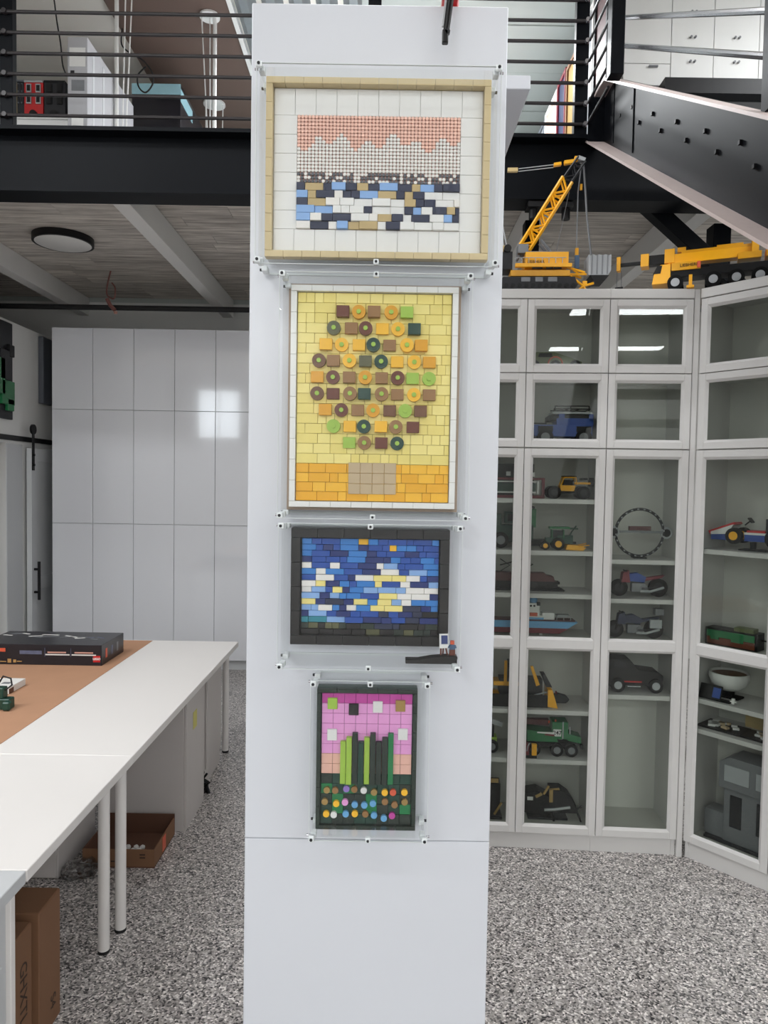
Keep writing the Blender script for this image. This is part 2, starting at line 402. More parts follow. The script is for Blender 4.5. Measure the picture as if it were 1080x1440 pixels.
# railing along the mezzanine edge
rail = thing('mezzanine_railing', 'black steel railing of thin horizontal rods along the mezzanine edge', 'railing', (0, BY + 0.03, BEAM_T))
RX1 = W(826, 100, BY).x
for k in range(8):
    z = 0.068 + 0.1158 * k
    build(MB().tube([(-4.5, 0, z), (RX1, 0, z)], 0.0098, 8), 'rail_rod', 'bar_black', rail, smooth=True)
for x in (W(3, 80, BY).x, -0.1, RX1 - 0.02):
    build(MB().box(x, 0.035, 0.5, 0.075, 0.05, 1.0), 'post', 'steel_black', rail, 0.003)
for k in range(8):
    build(MB().cyl(W(3, 80, BY).x, -0.002, 0.068 + 0.1158 * k, 0.014, 0.03, 'y', 10), 'rod_collar', 'bar_black', rail)

# short return railing between the mezzanine post and the stair post
ret = thing('return_railing', 'short black railing with chrome tipped rods at the head of the stairs', 'railing', (RX1 + 0.005, 3.76, BEAM_T))
for k in range(8):
    z = 0.05 + 0.1158 * k
    rd = build(MB().tube([(0, 0, z), (0, BY - 3.76 - 0.02, z)], 0.008, 8), 'rail_rod', 'bar_black', ret, smooth=True)
    build(MB().cyl(-0.012, BY - 3.76 - 0.01, z, 0.013, 0.02, 'y', 10), 'rod_cap', 'chrome', rd)
build(MB().box(0.012, -0.07, 0.06 + 0.62, 0.068, 0.07, 1.24), 'post', 'steel_black', ret, 0.003)

# ------------------------------------------------------------------ staircase on the right, rising away along the depth
SX = 1.22
stair = thing('staircase', 'black steel staircase rising from the right to the mezzanine', 'staircase', (SX, 0, 0))
# side profile in (y, z): level landing piece, then falling towards the viewer at about 32 degrees
YT, ZT = 3.97, 3.995 + 0.02
sl = math.tan(R(31.9)); dz = 0.367
def zt(y): return ZT - (YT - y) * sl
def stringer(x0, flange_dir, nm):
    y_lo = 0.85
    web = [(4.14, ZT), (YT, ZT), (y_lo, zt(y_lo)), (y_lo, zt(y_lo) - dz), (4.14, zt(4.14) - dz)]
    w = build(MB().polyx(web, x0, x0 + 0.012), nm, 'steel_black', stair)
    f = 0.092 * flange_dir
    xa, xb = sorted((x0, x0 - f))
    build(MB().polyx([(4.14, ZT), (YT, ZT), (y_lo, zt(y_lo)), (y_lo, zt(y_lo) - 0.014), (YT, ZT - 0.014), (4.14, ZT - 0.014)], xa if flange_dir < 0 else xa + 0.03, xb - 0.03 if flange_dir < 0 else xb), 'top_flange', 'flange_lit', stair)
    build(MB().polyx([(4.30, zt(4.30) - dz), (y_lo, zt(y_lo) - dz), (y_lo, zt(y_lo) - dz - 0.014), (4.30, zt(4.30) - dz - 0.014)], xa, xb), 'bottom_flange', 'flange_lit', stair)
    build(MB().polyx([(4.14, ZT - 0.3), (4.14, zt(4.14) - dz), (4.14, zt(4.14) - dz)] and [(4.135, ZT - 0.015), (4.15, ZT - 0.015), (4.15, zt(4.15) - dz), (4.135, zt(4.14) - dz)], xa, xb), 'end_plate', 'steel_black', stair)
    return w
wl = stringer(0.0, 1, 'stringer')
build(MB().polyx([(3.94, ZT - 0.03), (3.64, zt(3.64) - 0.03), (3.64, zt(3.64) - dz + 0.02), (3.94, zt(3.94) - dz + 0.02)], -0.006, 0.0), 'splice_plate', 'steel_black', stair)
build(MB().polyx([(4.12, ZT - 0.03), (3.96, ZT - 0.03), (3.96, zt(3.96) - dz + 0.02), (4.12, zt(4.12) - dz + 0.02)], -0.006, 0.0), 'splice_plate', 'steel_black', stair)
wr = stringer(0.95, -1, 'stringer')
n = 0
y = 3.75
while y > 1.0:
    zc = zt(y) - 0.2
    build(MB().box(0.48, y - 0.02, zc, 0.93, 0.27, 0.04), 'tread', 'steel_dark', stair)
    if True:
        for dy, dzz in ((-0.09, -0.05), (0.09, 0.0)):
            build(MB().box(-0.005, y + dy, zc + dzz + 0.07, 0.010, 0.014, 0.014), 'bolt', 'steel_dark', stair)
    y -= 0.285; n += 1
# stair hand rods and post
for zz in (4.352, 4.208, 4.496):
    a = (0.0, 4.0, zz); b_ = (0.0, 1.0, zz - 3.0 * sl)
    build(MB().tube([a, b_], 0.0115, 8), 'hand_rod', 'chrome', stair, smooth=True)
    build(MB().cyl(0, 4.0, zz, 0.017, 0.03, 'y', 10), 'rod_cap', 'chrome', stair)
build(MB().bb(-0.02, 0.03, 2.30, 2.36, zt(2.33), zt(2.33) + 1.0), 'newel_post', 'steel_black', stair, 0.003)
# braces and posts below
o = build(MB().bb(0.86, 0.95, 4.55, 4.64, 0, 3.458), 'support_post', 'steel_black', None, 0.003); tag(o, 'black steel support post standing behind the yellow lattice crane', 'post')
o = build(MB().bb(2.05, 2.16, 4.55, 4.66, 0, 3.458), 'support_post', 'steel_black', None, 0.003); tag(o, 'black steel support post below the stairs, at the right', 'post')
a = W(905, 283, 4.4); b_ = W(985, 356, 4.4)
d = (b_ - a); L = d.length + 0.5
mb = MB().box(0, 0, 0, L, 0.09, 0.09)
o = build(mb, 'diagonal_brace', 'steel_black', None, 0.003); o.location = (a + b_) / 2 + d.normalized() * 0.1; o.rotation_euler = (0, math.atan2(-(d.z), d.x), 0)
tag(o, 'black diagonal steel brace under the stairs above the mobile crane', 'brace')
br = thing('beam_bracket', 'black steel bracket with two bolts hanging under the edge beam behind the crane', 'bracket', (0.93, BY + 0.06, 3.428))
build(MB().box(0, 0, -0.02, 0.26, 0.1, 0.03), 'plate', 'steel_dark', br)
for x in (-0.09, 0.1): build(MB().cyl(x, 0, -0.06, 0.025, 0.06, 'z', 10), 'bolt', 'steel_dark', br)

# upper landing at the right: beam and white wardrobe fronts
LY = 4.75
o = build(MB().bb(1.75, 4.9, LY - 0.1, LY + 0.8, W(1010, 143, LY).z, W(1010, 122, LY).z), 'trim_10', 'steel_dark'); struct(o, 'black edge of the upper landing below white wardrobes', 'beam')
zb = W(1010, 122, LY).z
xs_ = [W(877, 60, LY).x, W(944, 60, LY).x, W(1004, 60, LY).x, W(1068, 60, LY).x, W(1132, 60, LY).x]
names = ['white wardrobe front beside the stair post', 'white wardrobe front with two round knobs, middle one', 'white wardrobe front, third from the stair post', 'white wardrobe front behind the stair newel post']
for i in range(4):
    t = thing('wardrobe', names[i], 'wardrobe', ((xs_[i] + xs_[i + 1]) / 2, LY, zb), 0, 'white wardrobes on the upper landing')
    w = xs_[i + 1] - xs_[i]; hh = 5.29 - zb
    build(MB().bb(-w / 2 + 0.002, w / 2 - 0.002, 0.02, 0.5, 0, hh), 'carcass', 'wall_white', t)
    cuts = [0.0, 0.14, hh] if i == 0 else [0.0, hh]
    for k in range(len(cuts) - 1):
        dr = build(MB().bb(-w / 2 + 0.002, w / 2 - 0.002, 0, 0.018, cuts[k] + 0.002, cuts[k + 1] - 0.002), 'door', 'wall_white', t, 0.001)
        if i == 0:
            if k == 0: build(MB().box(0.04, -0.008, 0.12, 0.06, 0.012, 0.01), 'handle', 'toy_grey', dr)
            continue
        for zk in (0.015, 0.155, 0.31, 0.47):
            for s in (-1, 1): build(MB().cyl(s * 0.014, -0.008, zk, 0.007, 0.016, 'y', 10), 'knob', 'toy_grey', dr)

# framed boards leaning along the right side of the mezzanine
bx = 1.285
cols = ['toy_dark', 'off_white', 'carton', 'dark_red', 'off_white', 'slate', 'carton_dark', 'toy_dark']
inner = ['maroon', 'slate', 'gold', 'navy', 'coral_back', 'toy_grey', 'carton', 'maroon']
lab = ['nearest framed board, dark red in a black frame', 'white framed grey board second in the row', 'tan framed board with ochre face third in the row', 'dark red framed board with navy face',
       'white framed rust coloured board in the row', 'grey framed board near the row end', 'brown framed carton board', 'black framed dark red board farthest back']
y = 4.30
for i in range(8):
    L = (0.28, 0.2, 0.45, 0.25, 0.4, 0.5, 0.4, 0.4)[i]; H = (1.3, 1.05, 1.0, 1.03, 1.02, 1.0, 0.98, 0.97)[i]
    t = thing('framed_board', lab[i] + ' leaning on the mezzanine', 'picture', (bx, y + L / 2, BEAM_T), 0, 'framed boards along the mezzanine')
    fr = 0.025
    mb = MB().bb(-0.02, 0.01, -L / 2, L / 2, 0, fr).bb(-0.02, 0.01, -L / 2, L / 2, H - fr, H).bb(-0.02, 0.01, -L / 2, -L / 2 + fr, fr, H - fr).bb(-0.02, 0.01, L / 2 - fr, L / 2, fr, H - fr)
    build(mb, 'frame', cols[i], t)
    build(MB().bb(-0.008, 0.01, -L / 2 + fr, L / 2 - fr, fr, H - fr), 'face', inner[i], t)
    y += L + 0.02
# posters showing between the two stair posts
for i, (x0, x1, y0_, y1_, c) in enumerate(((832, 846, 20, 150, 'toy_dark'), (845, 858, 10, 160, 'maroon'))):
    a = W(x0, y0_, 5.4); b_ = W(x1, y1_, 5.4)
    o = build(MB().bb(a.x, b_.x, 5.4 + 0.03 * i, 5.42 + 0.03 * i, BEAM_T, a.z), 'poster_panel', c)
    tag(o, ('grey poster panel' if i == 0 else 'dark red poster panel') + ' seen between the two stair posts', 'poster')
# horizontal pipe high on the upper wall
o = build(MB().tube([(-1.0, 7.3, 5.03), (3.0, 7.3, 5.03)], 0.06, 12), 'wall_duct', 'metal_roof', None, smooth=True); tag(o, 'grey round duct running along the upper back wall', 'duct')

# things on the left of the mezzanine
for i, (px, pyt) in enumerate(((164, 4), (302, 4))):
    Yp = (5.2, 5.46)[i]
    a = W(px, 90, Yp)
    t = thing('support_pole', ('white support pole with two slim rods, left of the brown ceiling strip' if i == 0 else 'white support pole with two slim rods nearest the column'), 'pole', (a.x, Yp, BEAM_T), 0, 'white poles on the mezzanine')
    build(MB().cyl(0, 0, 0.728, 0.015, 1.456, 'z', 12), 'tube', 'pole_white', t, smooth=True)
    s = 1 if i == 0 else -1
    for k, (tx, bx_) in enumerate(((0.11, 0.05), (0.06, 0.03)) if i == 0 else ((-0.1, -0.02), (-0.04, -0.03))):
        build(MB().tube([(tx, 0.01 * k, 1.45), (bx_, 0.01 * k, 0.05)], 0.005, 6), 'rod', 'pole_white', t)
    build(MB().cyl(0.06 if i == 0 else -0.04, 0.0, 1.45, 0.075, 0.015, 'z', 20), 'ceiling_plate', 'pole_white', t)
    build(MB().cyl(0.012 * (1 - i), 0, 0.008, 0.026, 0.016, 'z', 16), 'foot_plate', 'pole_white', t)
a = W(300, 130, 6.7)
t = thing('support_pole', 'white support pole farther back behind the pole nearest the column', 'pole', (a.x + 0.01, 6.7, BEAM_T), 0, 'white poles on the mezzanine')
build(MB().cyl(0, 0, 0.725, 0.015, 1.45, 'z', 12), 'tube', 'pole_white', t, smooth=True)
for k in (-1, 1): build(MB().tube([(k * 0.08, 0, 1.45), (k * 0.06, 0, 0.05)], 0.005, 6), 'rod', 'pole_white', t)
build(MB().cyl(0, 0, 1.45, 0.1, 0.015, 'z', 20), 'ceiling_plate', 'pole_white', t)

# low white shelf with the brick-built houses
a = W(5, 160, 5.0); b_ = W(97, 160, 5.0)
lw = b_.x - a.x + 0.3
o = thing('low_shelf', 'low white shelf behind the railing carrying brick-built houses', 'shelf', (b_.x - lw / 2, 5.0, BEAM_T)); lh = a.z - BEAM_T
build(MB().bb(-lw / 2, lw / 2, 0, 0.4, lh - 0.03, lh), 'top_board', 'wall_white', o, 0.002)
build(MB().bb(-lw / 2, lw / 2, 0.01, 0.39, 0, lh - 0.031), 'body', 'wall_white', o)
SHELF_Z = BEAM_T + lh
def toy_house(px0, px1, pyt, wallm, trimm, label, Y=5.12):
    a = W(px0, 160, Y); b_ = W(px1, pyt, Y); w = b_.x - a.x - 0.003; h = b_.z - SHELF_Z
    t = thing('model_house', label, 'model house', ((a.x + b_.x) / 2, Y, SHELF_Z), 0, 'brick-built houses on the low shelf')
    build(MB().bb(-w / 2, w / 2, 0, 0.2, 0, h), 'wall', wallm, t)
    build(MB().bb(-w / 2, w / 2, -0.006, 0.206, h - 0.012, h), 'cornice', trimm, t)
    for k in range(2):
        for j in range(2):
            x = -w / 4 + j * w / 2; z = h * (0.45 + 0.27 * k)
            wd = build(MB().bb(x - w * 0.13, x + w * 0.13, -0.008, 0.002, z, z + h * 0.2), 'window_frame', trimm, t)
            build(MB().bb(x - w * 0.09, x + w * 0.09, -0.010, -0.003, z + h * 0.03, z + h * 0.17), 'pane', 'toy_black', wd)
    build(MB().cyl(0, -0.006, h * 0.2, w * 0.2, 0.02, 'y', 16).bb(-w * 0.2, w * 0.2, -0.016, 0.004, 0, h * 0.2), 'doorway', 'toy_black', t)
    return t
toy_house(12, 24, 114, 'tan', 'olive', 'tan brick-built model house at the left post')
toy_house(24, 34, 113, 'toy_dark', 'slate', 'narrow dark grey model house between tan and red ones')
toy_house(34, 61, 114, 'red', 'toy_light', 'red brick-built model house with light grey window frames')
toy_house(62, 92, 114, 'toy_dark', 'toy_black', 'wide dark grey model house beside the red one')
# flat cartons
def carton(name, label, cat, x0, x1, y0, y1, z0, z1, m, lines=()):
    t = thing(name, label, cat, ((x0 + x1) / 2, y0, z0))
    w = x1 - x0
    build(MB().bb(-w / 2, w / 2, 0, y1 - y0, 0, z1 - z0), 'body', m, t, 0.003)
    for (u0, u1, v0, v1, mm) in lines:
        build(MB().bb(-w / 2 + u0 * w, -w / 2 + u1 * w, -0.0015, 0.001, (z1 - z0) * v0, (z1 - z0) * v1), 'printed_label', mm, t)
    return t
a = W(95, 175, 4.75); b_ = W(123, 52, 4.75)
t = carton('tall_carton', 'tall narrow white carton with printed labels behind the railing', 'box', a.x, b_.x, 4.75, 5.6, BEAM_T, b_.z, 'carton_white',
       ((0.1, 0.9, 0.78, 0.92, 'toy_white'), (0.2, 0.85, 0.60, 0.68, 'toy_grey'), (0.15, 0.35, 0.72, 0.75, 'toy_dark'), (0.2, 0.8, 0.30, 0.40, 'toy_white'), (0.25, 0.7, 0.32, 0.34, 'toy_grey')))
hw = (b_.x - a.x) / 2; hz = b_.z - BEAM_T
for k in range(3):
    build(MB().bb(hw - 0.001, hw + 0.002, 0.08 + 0.17 * k, 0.11 + 0.17 * k, 0.1, hz - 0.05), 'shrink_wrap_fold', 'grey_white', t)
build(MB().bb(hw - 0.001, hw + 0.003, 0.57, 0.82, 0.1, 0.5), 'printed_label', 'lavender', t)
a = W(200, 178, 6.05); b_ = W(262, 118, 6.05)
t = carton('display_carton', 'black carton with pale cyan edges beyond the white pole', 'box', -2.12, -1.72, 5.95, 7.0, BEAM_T, 5.02, 'box_black', ((0, 1, 0.93, 1.0, 'cyan_card'),))
build(MB().bb(0.199, 0.203, 0, 0.35, 1.08, 1.18), 'edge_band', 'cyan_card', t)
build(MB().bb(0.199, 0.203, 0.62, 1.05, 0.0, 0.9), 'edge_band', 'cyan_card', t)
build(MB().cyl(0.202, 0.45, 0.55, 0.03, 0.006, 'x', 12), 'sticker', 'yellow', t)
o = carton('brown_carton', 'small orange-brown carton at the foot of the left pole', 'box', -2.0, -1.86, 5.62, 5.8, BEAM_T, 4.1, 'orange_red')
# hanging cable with a loop
pts = [W(75, -10, 5.2), W(80, 30, 5.2), W(85, 60, 5.2), W(88, 90, 5.2), W(92, 103, 5.2)]
o = build(MB().tube(smooth_path(pts), 0.005, 6), 'hanging_cable', 'rubber', None, smooth=True); tag(o, 'thin black cable hanging down beside the tall white carton', 'cable')
pts = [W(172, 40, 5.6), W(171, 62, 5.6), W(182, 74, 5.6), W(200, 84, 5.6), W(213, 100, 5.6), W(215, 117, 5.6), W(205, 130, 5.6), W(195, 122, 5.6), W(194, 106, 5.6), W(205, 94, 5.6)]
o = build(MB().tube(smooth_path(pts), 0.006, 6), 'looped_cable', 'rubber', None, smooth=True); tag(o, 'black cable hanging in a loop in front of the brown ceiling strip', 'cable')
# slim ceiling batten
a = W(12, 48, 6.0); b_ = W(126, 48, 6.0)
o = thing('ceiling_batten', 'slim unlit white batten below the cream ceiling', 'light', ((a.x + b_.x) / 2, 6.0, a.z)); 
build(MB().bb(-0.36, 0.36, -0.05, 0.05, 0, 0.05), 'housing', 'pole_white', o, 0.004)
for s in (-0.2, 0.2): build(MB().tube([(s, 0, 0.05), (s, 0, 5.3 - a.z)], 0.006, 6), 'suspension_rod', 'pole_white', o)
for s in (-0.2, 0.2): build(MB().cyl(s, 0, -0.012, 0.02, 0.024, 'z', 10), 'clip', 'toy_dark', o)

def G(px, py, z):                                   # point of the photograph on the level z
    d = ray(px, py); return Vector((0, 0, CAM_H)) + d * ((z - CAM_H) / d.z)

# ------------------------------------------------------------------ left: partition wall, barn door, gloss cabinets
PX = -3.25; PT = 3.13
mb = MB().bb(PX - 0.12, PX, 2.6, 4.9, 0, PT).bb(PX - 0.12, PX, 4.9, 6.11, 2.08, PT).bb(PX - 0.12, PX, 6.11, 7.38, 0, PT)
o = build(mb, 'wall_partition', 'wall_white'); struct(o, 'white partition wall at the left with a doorway', 'wall')
o = build(MB().bb(-5.4, -5.3, 4.2, 7.39, 0, 3.45), 'wall_shade', 'steel_dark'); struct(o, 'added wall, dark to stand for shade beyond the doorway', 'wall')  # added behind the doorway; its dark colour stands in for shade
o = build(MB().bb(-5.29, PX - 0.121, 4.2, 4.3, 0, 3.45), 'wall_shade_side', 'steel_dark'); struct(o, 'added side wall, dark for the shade beyond the doorway', 'wall')  # near end of the added dark enclosure
o = build(MB().bb(PX - 0.115, PX + 0.006, 6.112, 6.38, 0, 2.075), 'door_1', 'grey_white', None, 0.002); struct(o, 'grey white door jamb of the left doorway', 'door jamb')
bd = thing('barn_door', 'grey white sliding barn door with black hanger at the left', 'door', (PX + 0.02, 6.42, 0.03))
build(MB().bb(0, 0.035, 0, 0.9, 0, 2.02), 'slab', 'grey_white', bd, 0.002)
build(MB().bb(0.035, 0.047, 0, 0.09, 0, 2.02), 'stile', 'grey_white', bd, 0.002)
build(MB().bb(0.035, 0.047, 0.09, 0.9, 1.9, 2.02), 'cross_rail', 'grey_white', bd, 0.002)
build(MB().bb(0.035, 0.047, 0.09, 0.9, 0.72, 0.84), 'cross_rail', 'grey_white', bd, 0.002)
build(MB().bb(0.035, 0.047, 0.09, 0.9, 0.0, 0.13), 'cross_rail', 'grey_white', bd, 0.002)
hg = build(MB().bb(0.049, 0.056, 0.0, 0.04, 1.82, 2.18), 'hanger_strap', 'steel_dark', bd)
build(MB().cyl(0.052, 0.02, 2.19, 0.045, 0.02, 'x', 16), 'hanger_wheel', 'steel_dark', hg)
build(MB().cyl(0.06, 0.02, 1.96, 0.012, 0.012, 'x', 8), 'bolt', 'steel_dark', hg)
build(MB().cyl(0.06, 0.02, 1.87, 0.012, 0.012, 'x', 8), 'bolt', 'steel_dark', hg)
hd = build(MB().tube([(0.09, 0.045, 0.64), (0.09, 0.045, 0.99)], 0.013, 10), 'handle', 'steel_dark', bd, smooth=True)
for z in (0.71, 0.92): build(MB().cyl(0.068, 0.045, z, 0.011, 0.044, 'x', 10), 'handle_stud', 'steel_dark', hd)
o = build(MB().bb(PX + 0.003, PX + 0.018, 4.6, 7.3, 2.105, 2.15), 'door_track', 'steel_dark', None, 0.001); tag(o, 'black flat sliding track above the barn door', 'track')
# framed green display on the partition wall
t = thing('wall_display', 'black framed display with green machine relief on the left wall', 'picture', (PX, 5.75, 2.28))
build(MB().bb(0.001, 0.03, -0.42, 0.42, 0, 0.82), 'back_board', 'toy_dark', t, 0.003)
for k, (y, z, sy, sz, c) in enumerate(((0.3, 0.22, 0.2, 0.2, 'toy_green'), (0.25, 0.45, 0.14, 0.25, 'toy_dark'), (0.1, 0.35, 0.3, 0.3, 'toy_green'), (-0.2, 0.4, 0.3, 0.4, 'dark_green'), (0.34, 0.12, 0.1, 0.1, 'toy_green'), (0.36, 0.58, 0.08, 0.1, 'toy_black'))):
    build(MB().box(0.045, y, z, 0.03, sy, sz), 'relief_piece', c, t, 0.004)
o = build(MB().bb(PX + 0.002, PX + 0.05, 6.68, 6.9, 2.48, 3.1), 'dark_box', 'slate', None, 0.004); tag(o, 'dark grey box high on the wall beside the gloss cabinets', 'box')  # plain dark grey block on the wall end

GY = 6.62; gw = 0.379; gx = W(73, 600, GY).x
zs = [W(188, yy, GY).z for yy in (462, 577, 737, 923)]
ordn = ['leftmost', 'second from the left', 'third from the left', 'fourth from the left', 'fifth from the left', 'sixth, mostly hidden behind the column']
for i in range(7):
    t = thing('tall_cabinet', 'tall gloss white handleless cabinet column, ' + (ordn[i] if i < 6 else 'seventh, hidden behind the column'), 'cabinet', (gx + gw * (i + 0.5), GY, 0), 0, 'gloss white cabinet wall')
    build(MB().bb(-gw / 2 + 0.001, gw / 2 - 0.001, 0.021, 0.6, 0.09, zs[0]), 'carcass', 'grey_white', t)
    build(MB().bb(-gw / 2, gw / 2, 0.05, 0.08, 0, 0.089), 'plinth', 'grey_white', t)
    for (z1_, z0_) in ((zs[0], zs[1]), (zs[1], zs[2]), (zs[2], 0.095)):
        build(MB().bb(-gw / 2 + 0.0018, gw / 2 - 0.0018, 0, 0.02, z0_ + 0.0018, z1_ - 0.0018), 'door', 'gloss_white', t, 0.0012)

# pipe and copper fitting below the plank ceiling
pz = W(175, 433, 6.45).z
o = build(MB().tube([(-5.2, 6.45, pz), (1.6, 6.45, pz)], 0.024, 12), 'black_pipe', 'rubber', None, smooth=True); tag(o, 'black pipe running below the plank ceiling over the gloss cabinets', 'pipe')
c0 = W(155, 405, 6.4)
t = thing('pipe_hanger', 'twisted copper coloured hanger on the black pipe', 'hook', (c0.x, 6.41, 0))
pts = [(0.0, 0, 3.635), (-0.03, 0, c0.z + 0.02), (-0.03, 0, c0.z - 0.06), (0.03, 0, c0.z - 0.09), (0.04, 0, c0.z + 0.0), (0.01, 0, c0.z + 0.05)]
build(MB().tube(smooth_path(pts), 0.007, 6), 'loop', 'copper', t, smooth=True)
build(MB().tube([(-0.02, -0.03, c0.z - 0.1), (0.01, -0.03, c0.z - 0.16), (0.05, -0.03, c0.z - 0.2)], 0.018, 8), 'bulb', 'copper', t, smooth=True)
build(MB().cyl(0.055, -0.03, c0.z - 0.22, 0.016, 0.02, 'z', 10), 'tip', 'coral_back', t)
# round ceiling lamp
c0 = G(89, 339, 3.61)
t = thing('ceiling_lamp', 'flat round ceiling lamp with black rim on the plank ceiling', 'lamp', (c0.x, c0.y, 3.639))
build(MB().lathe([(0.0, 0), (0.222, 0), (0.222, -0.05), (0.205, -0.052), (0.205, -0.045), (0.0, -0.045)], n=40), 'rim', 'steel_dark', t, smooth=True)
build(MB().lathe([(0.0, -0.046), (0.19, -0.048), (0.204, -0.051), (0.19, -0.056), (0.0, -0.058)], n=40), 'diffuser', 'pole_white', t, smooth=True)

# ------------------------------------------------------------------ tables at the left
TZ = 0.72; TX = -0.952
def table(y0, y1, x0, x1, legs, label):
    t = thing('work_table', label, 'table', ((x0 + x1) / 2, (y0 + y1) / 2, 0))
    cx, cy = t.location.x, t.location.y
    build(MB().bb(x0 - cx, x1 - cx, y0 - cy, y1 - cy, TZ - 0.034, TZ), 'table_top', 'table_white', t, 0.002)
    for lx, ly in legs:
        lg = build(MB().cyl(lx - cx, ly - cy, (TZ - 0.034 + 0.012) / 2, 0.021, TZ - 0.034 - 0.012, 'z', 16), 'leg', 'table_white', t, smooth=True)
        build(MB().cyl(lx - cx, ly - cy, 0.006, 0.0215, 0.012, 'z', 16), 'foot', 'rubber', lg)
table(1.89, 2.699, -2.45, TX, [(-1.03, 2.615), (-2.35, 2.615), (-2.35, 1.98)], 'white work table nearer the viewer with slim white legs')
table(2.70, 4.68, -2.45, TX, [(-1.015, 2.745), (-1.02, 4.62), (-2.35, 2.78), (-2.35, 4.62)], 'white work table farther back carrying the black box')
# near desk unit
t = thing('desk_unit', 'white desk cabinet, greyed for the shade on it, at the lower left corner', 'cabinet', (-1.45, 1.4, 0))
build(MB().bb(-0.8, -0.952 + 1.45 - 0.003, -0.6, 0.487, TZ - 0.036, TZ), 'top', 'grey_white', t, 0.002)  # white desk top given a grey colour for the shadow on it
build(MB().bb(-0.78, 0.46, -0.58, 0.448, 0.02, TZ - 0.037), 'body', 'grey_white', t)
build(MB().bb(-0.78, 0.474, 0.449, 0.472, 0.0, TZ - 0.037), 'end_panel', 'table_white', t, 0.002)
build(MB().bb(0.46, 0.468, -0.5, 0.42, 0.05, 0.5), 'drawer_front', 'grey_white', t, 0.003)
# kraft paper mat
o = build(MB().bb(-2.44, -1.515, 2.0, 4.66, TZ + 0.0005, TZ + 0.002), 'kraft_mat', 'kraft'); tag(o, 'brown kraft paper sheet lying on the white work tables', 'mat')
# black box
a = G(143, 937, TZ); b_ = G(168, 917, TZ)
bh = W(142, 908, a.y).z - TZ
t = thing('black_box', 'large flat black printed box lying on the kraft paper', 'box', (a.x, a.y, TZ + 0.0025), 0)
bw = 0.70; bdp = b_.y - a.y
build(MB().bb(-bw, 0, 0, bdp, 0, bh), 'carton', 'box_black', t, 0.002)
s = 4.05 / 1000.0
def pf(x0, x1, z0, z1, m, nm='print'): return build(MB().bb(x0 * s, x1 * s, -0.0012, 0.0005, z0 * s, z1 * s), nm, m, t)
lg = pf(-12, -2, 5, 14, 'red', 'logo')
tm = text_mesh('LEGO', 0.017, 'toy_white', bold=0.0006); ob = link('lettering', tm, lg); ob.location = (-7 * s, -0.0016, 9.5 * s); ob.rotation_euler = (R(90), 0, 0)
pf(-79, -45, 14, 15.6, 'paper'); pf(-42, -8, 14, 15.6, 'paper')
pf(-76, -50, 17, 19, 'coral_back'); pf(-38, -12, 17, 19, 'coral_back')
pf(-80, -79.4, 12, 24, 'blue_grey_print'); pf(-43.5, -43, 12, 24, 'blue_grey_print'); pf(-115, -84, 15, 20, 'blue_grey_print')
pf(-152, -135, 18, 23, 'orange_red'); pf(-150, -134, 3.5, 4.6, 'gold_print'); pf(-132, -127, 2.5, 8, 'gold_print'); pf(-124, -120, 3, 7, 'gold_print'); pf(-119, -112, 4, 5.2, 'gold_print')
for k in range(14):
    x = -bw * (0.1 + 0.85 * random.random()); y = bdp * (0.35 + 0.5 * random.random())
    build(MB().box(x, y, bh + 0.0003, 0.05 + 0.06 * random.random(), 0.012, 0.001, 0, 0, random.uniform(-30, 30)), 'print', random.choice(('blue_grey_print', 'toy_grey', 'paper')), t)
for k in range(3): build(MB().box(0.0006, bdp * (0.2 + 0.25 * k), bh * 0.5, 0.001, 0.025, bh * 0.45), 'print', ('orange_red', 'blue_grey_print', 'toy_grey')[k], t)
# white booklet box and green toy at the frame edge
a = G(13, 977, TZ)
t = thing('white_case', 'flat white box on the kraft paper at the left edge', 'box', (a.x, a.y, TZ + 0.0025))
build(MB().bb(-0.35, 0, 0, 0.16, 0, 0.035), 'box_body', 'paper', t, 0.002)
build(MB().bb(-0.002, 0.0015, 0.0, 0.04, 0.002, 0.026), 'brown_strip', 'carton_dark', t)
build(MB().box(-0.05, 0.07, 0.0356, 0.04, 0.03, 0.001), 'print', 'toy_grey', t)
a = G(6, 1000, TZ)
t = thing('green_loader', 'small dark green brick-built vehicle with black hose at the left edge', 'toy vehicle', (a.x, a.y, TZ + 0.0025))
build(MB().box(-0.03, 0.03, 0.025, 0.1, 0.05, 0.05), 'chassis', 'dark_green', t, 0.004)
build(MB().box(-0.05, 0.03, 0.075, 0.08, 0.045, 0.05), 'cabin', 'dark_green', t, 0.004)
build(MB().box(0.012, 0.0, 0.022, 0.035, 0.03, 0.04), 'fender', 'dark_green', t, 0.006)
build(MB().tube([(-0.05, 0.03, 0.1), (-0.02, 0.03, 0.15), (0.015, 0.03, 0.14), (0.02, 0.03, 0.11), (-0.01, 0.03, 0.085), (-0.04, 0.03, 0.09)], 0.004, 6), 'hose', 'rubber', t, smooth=True)

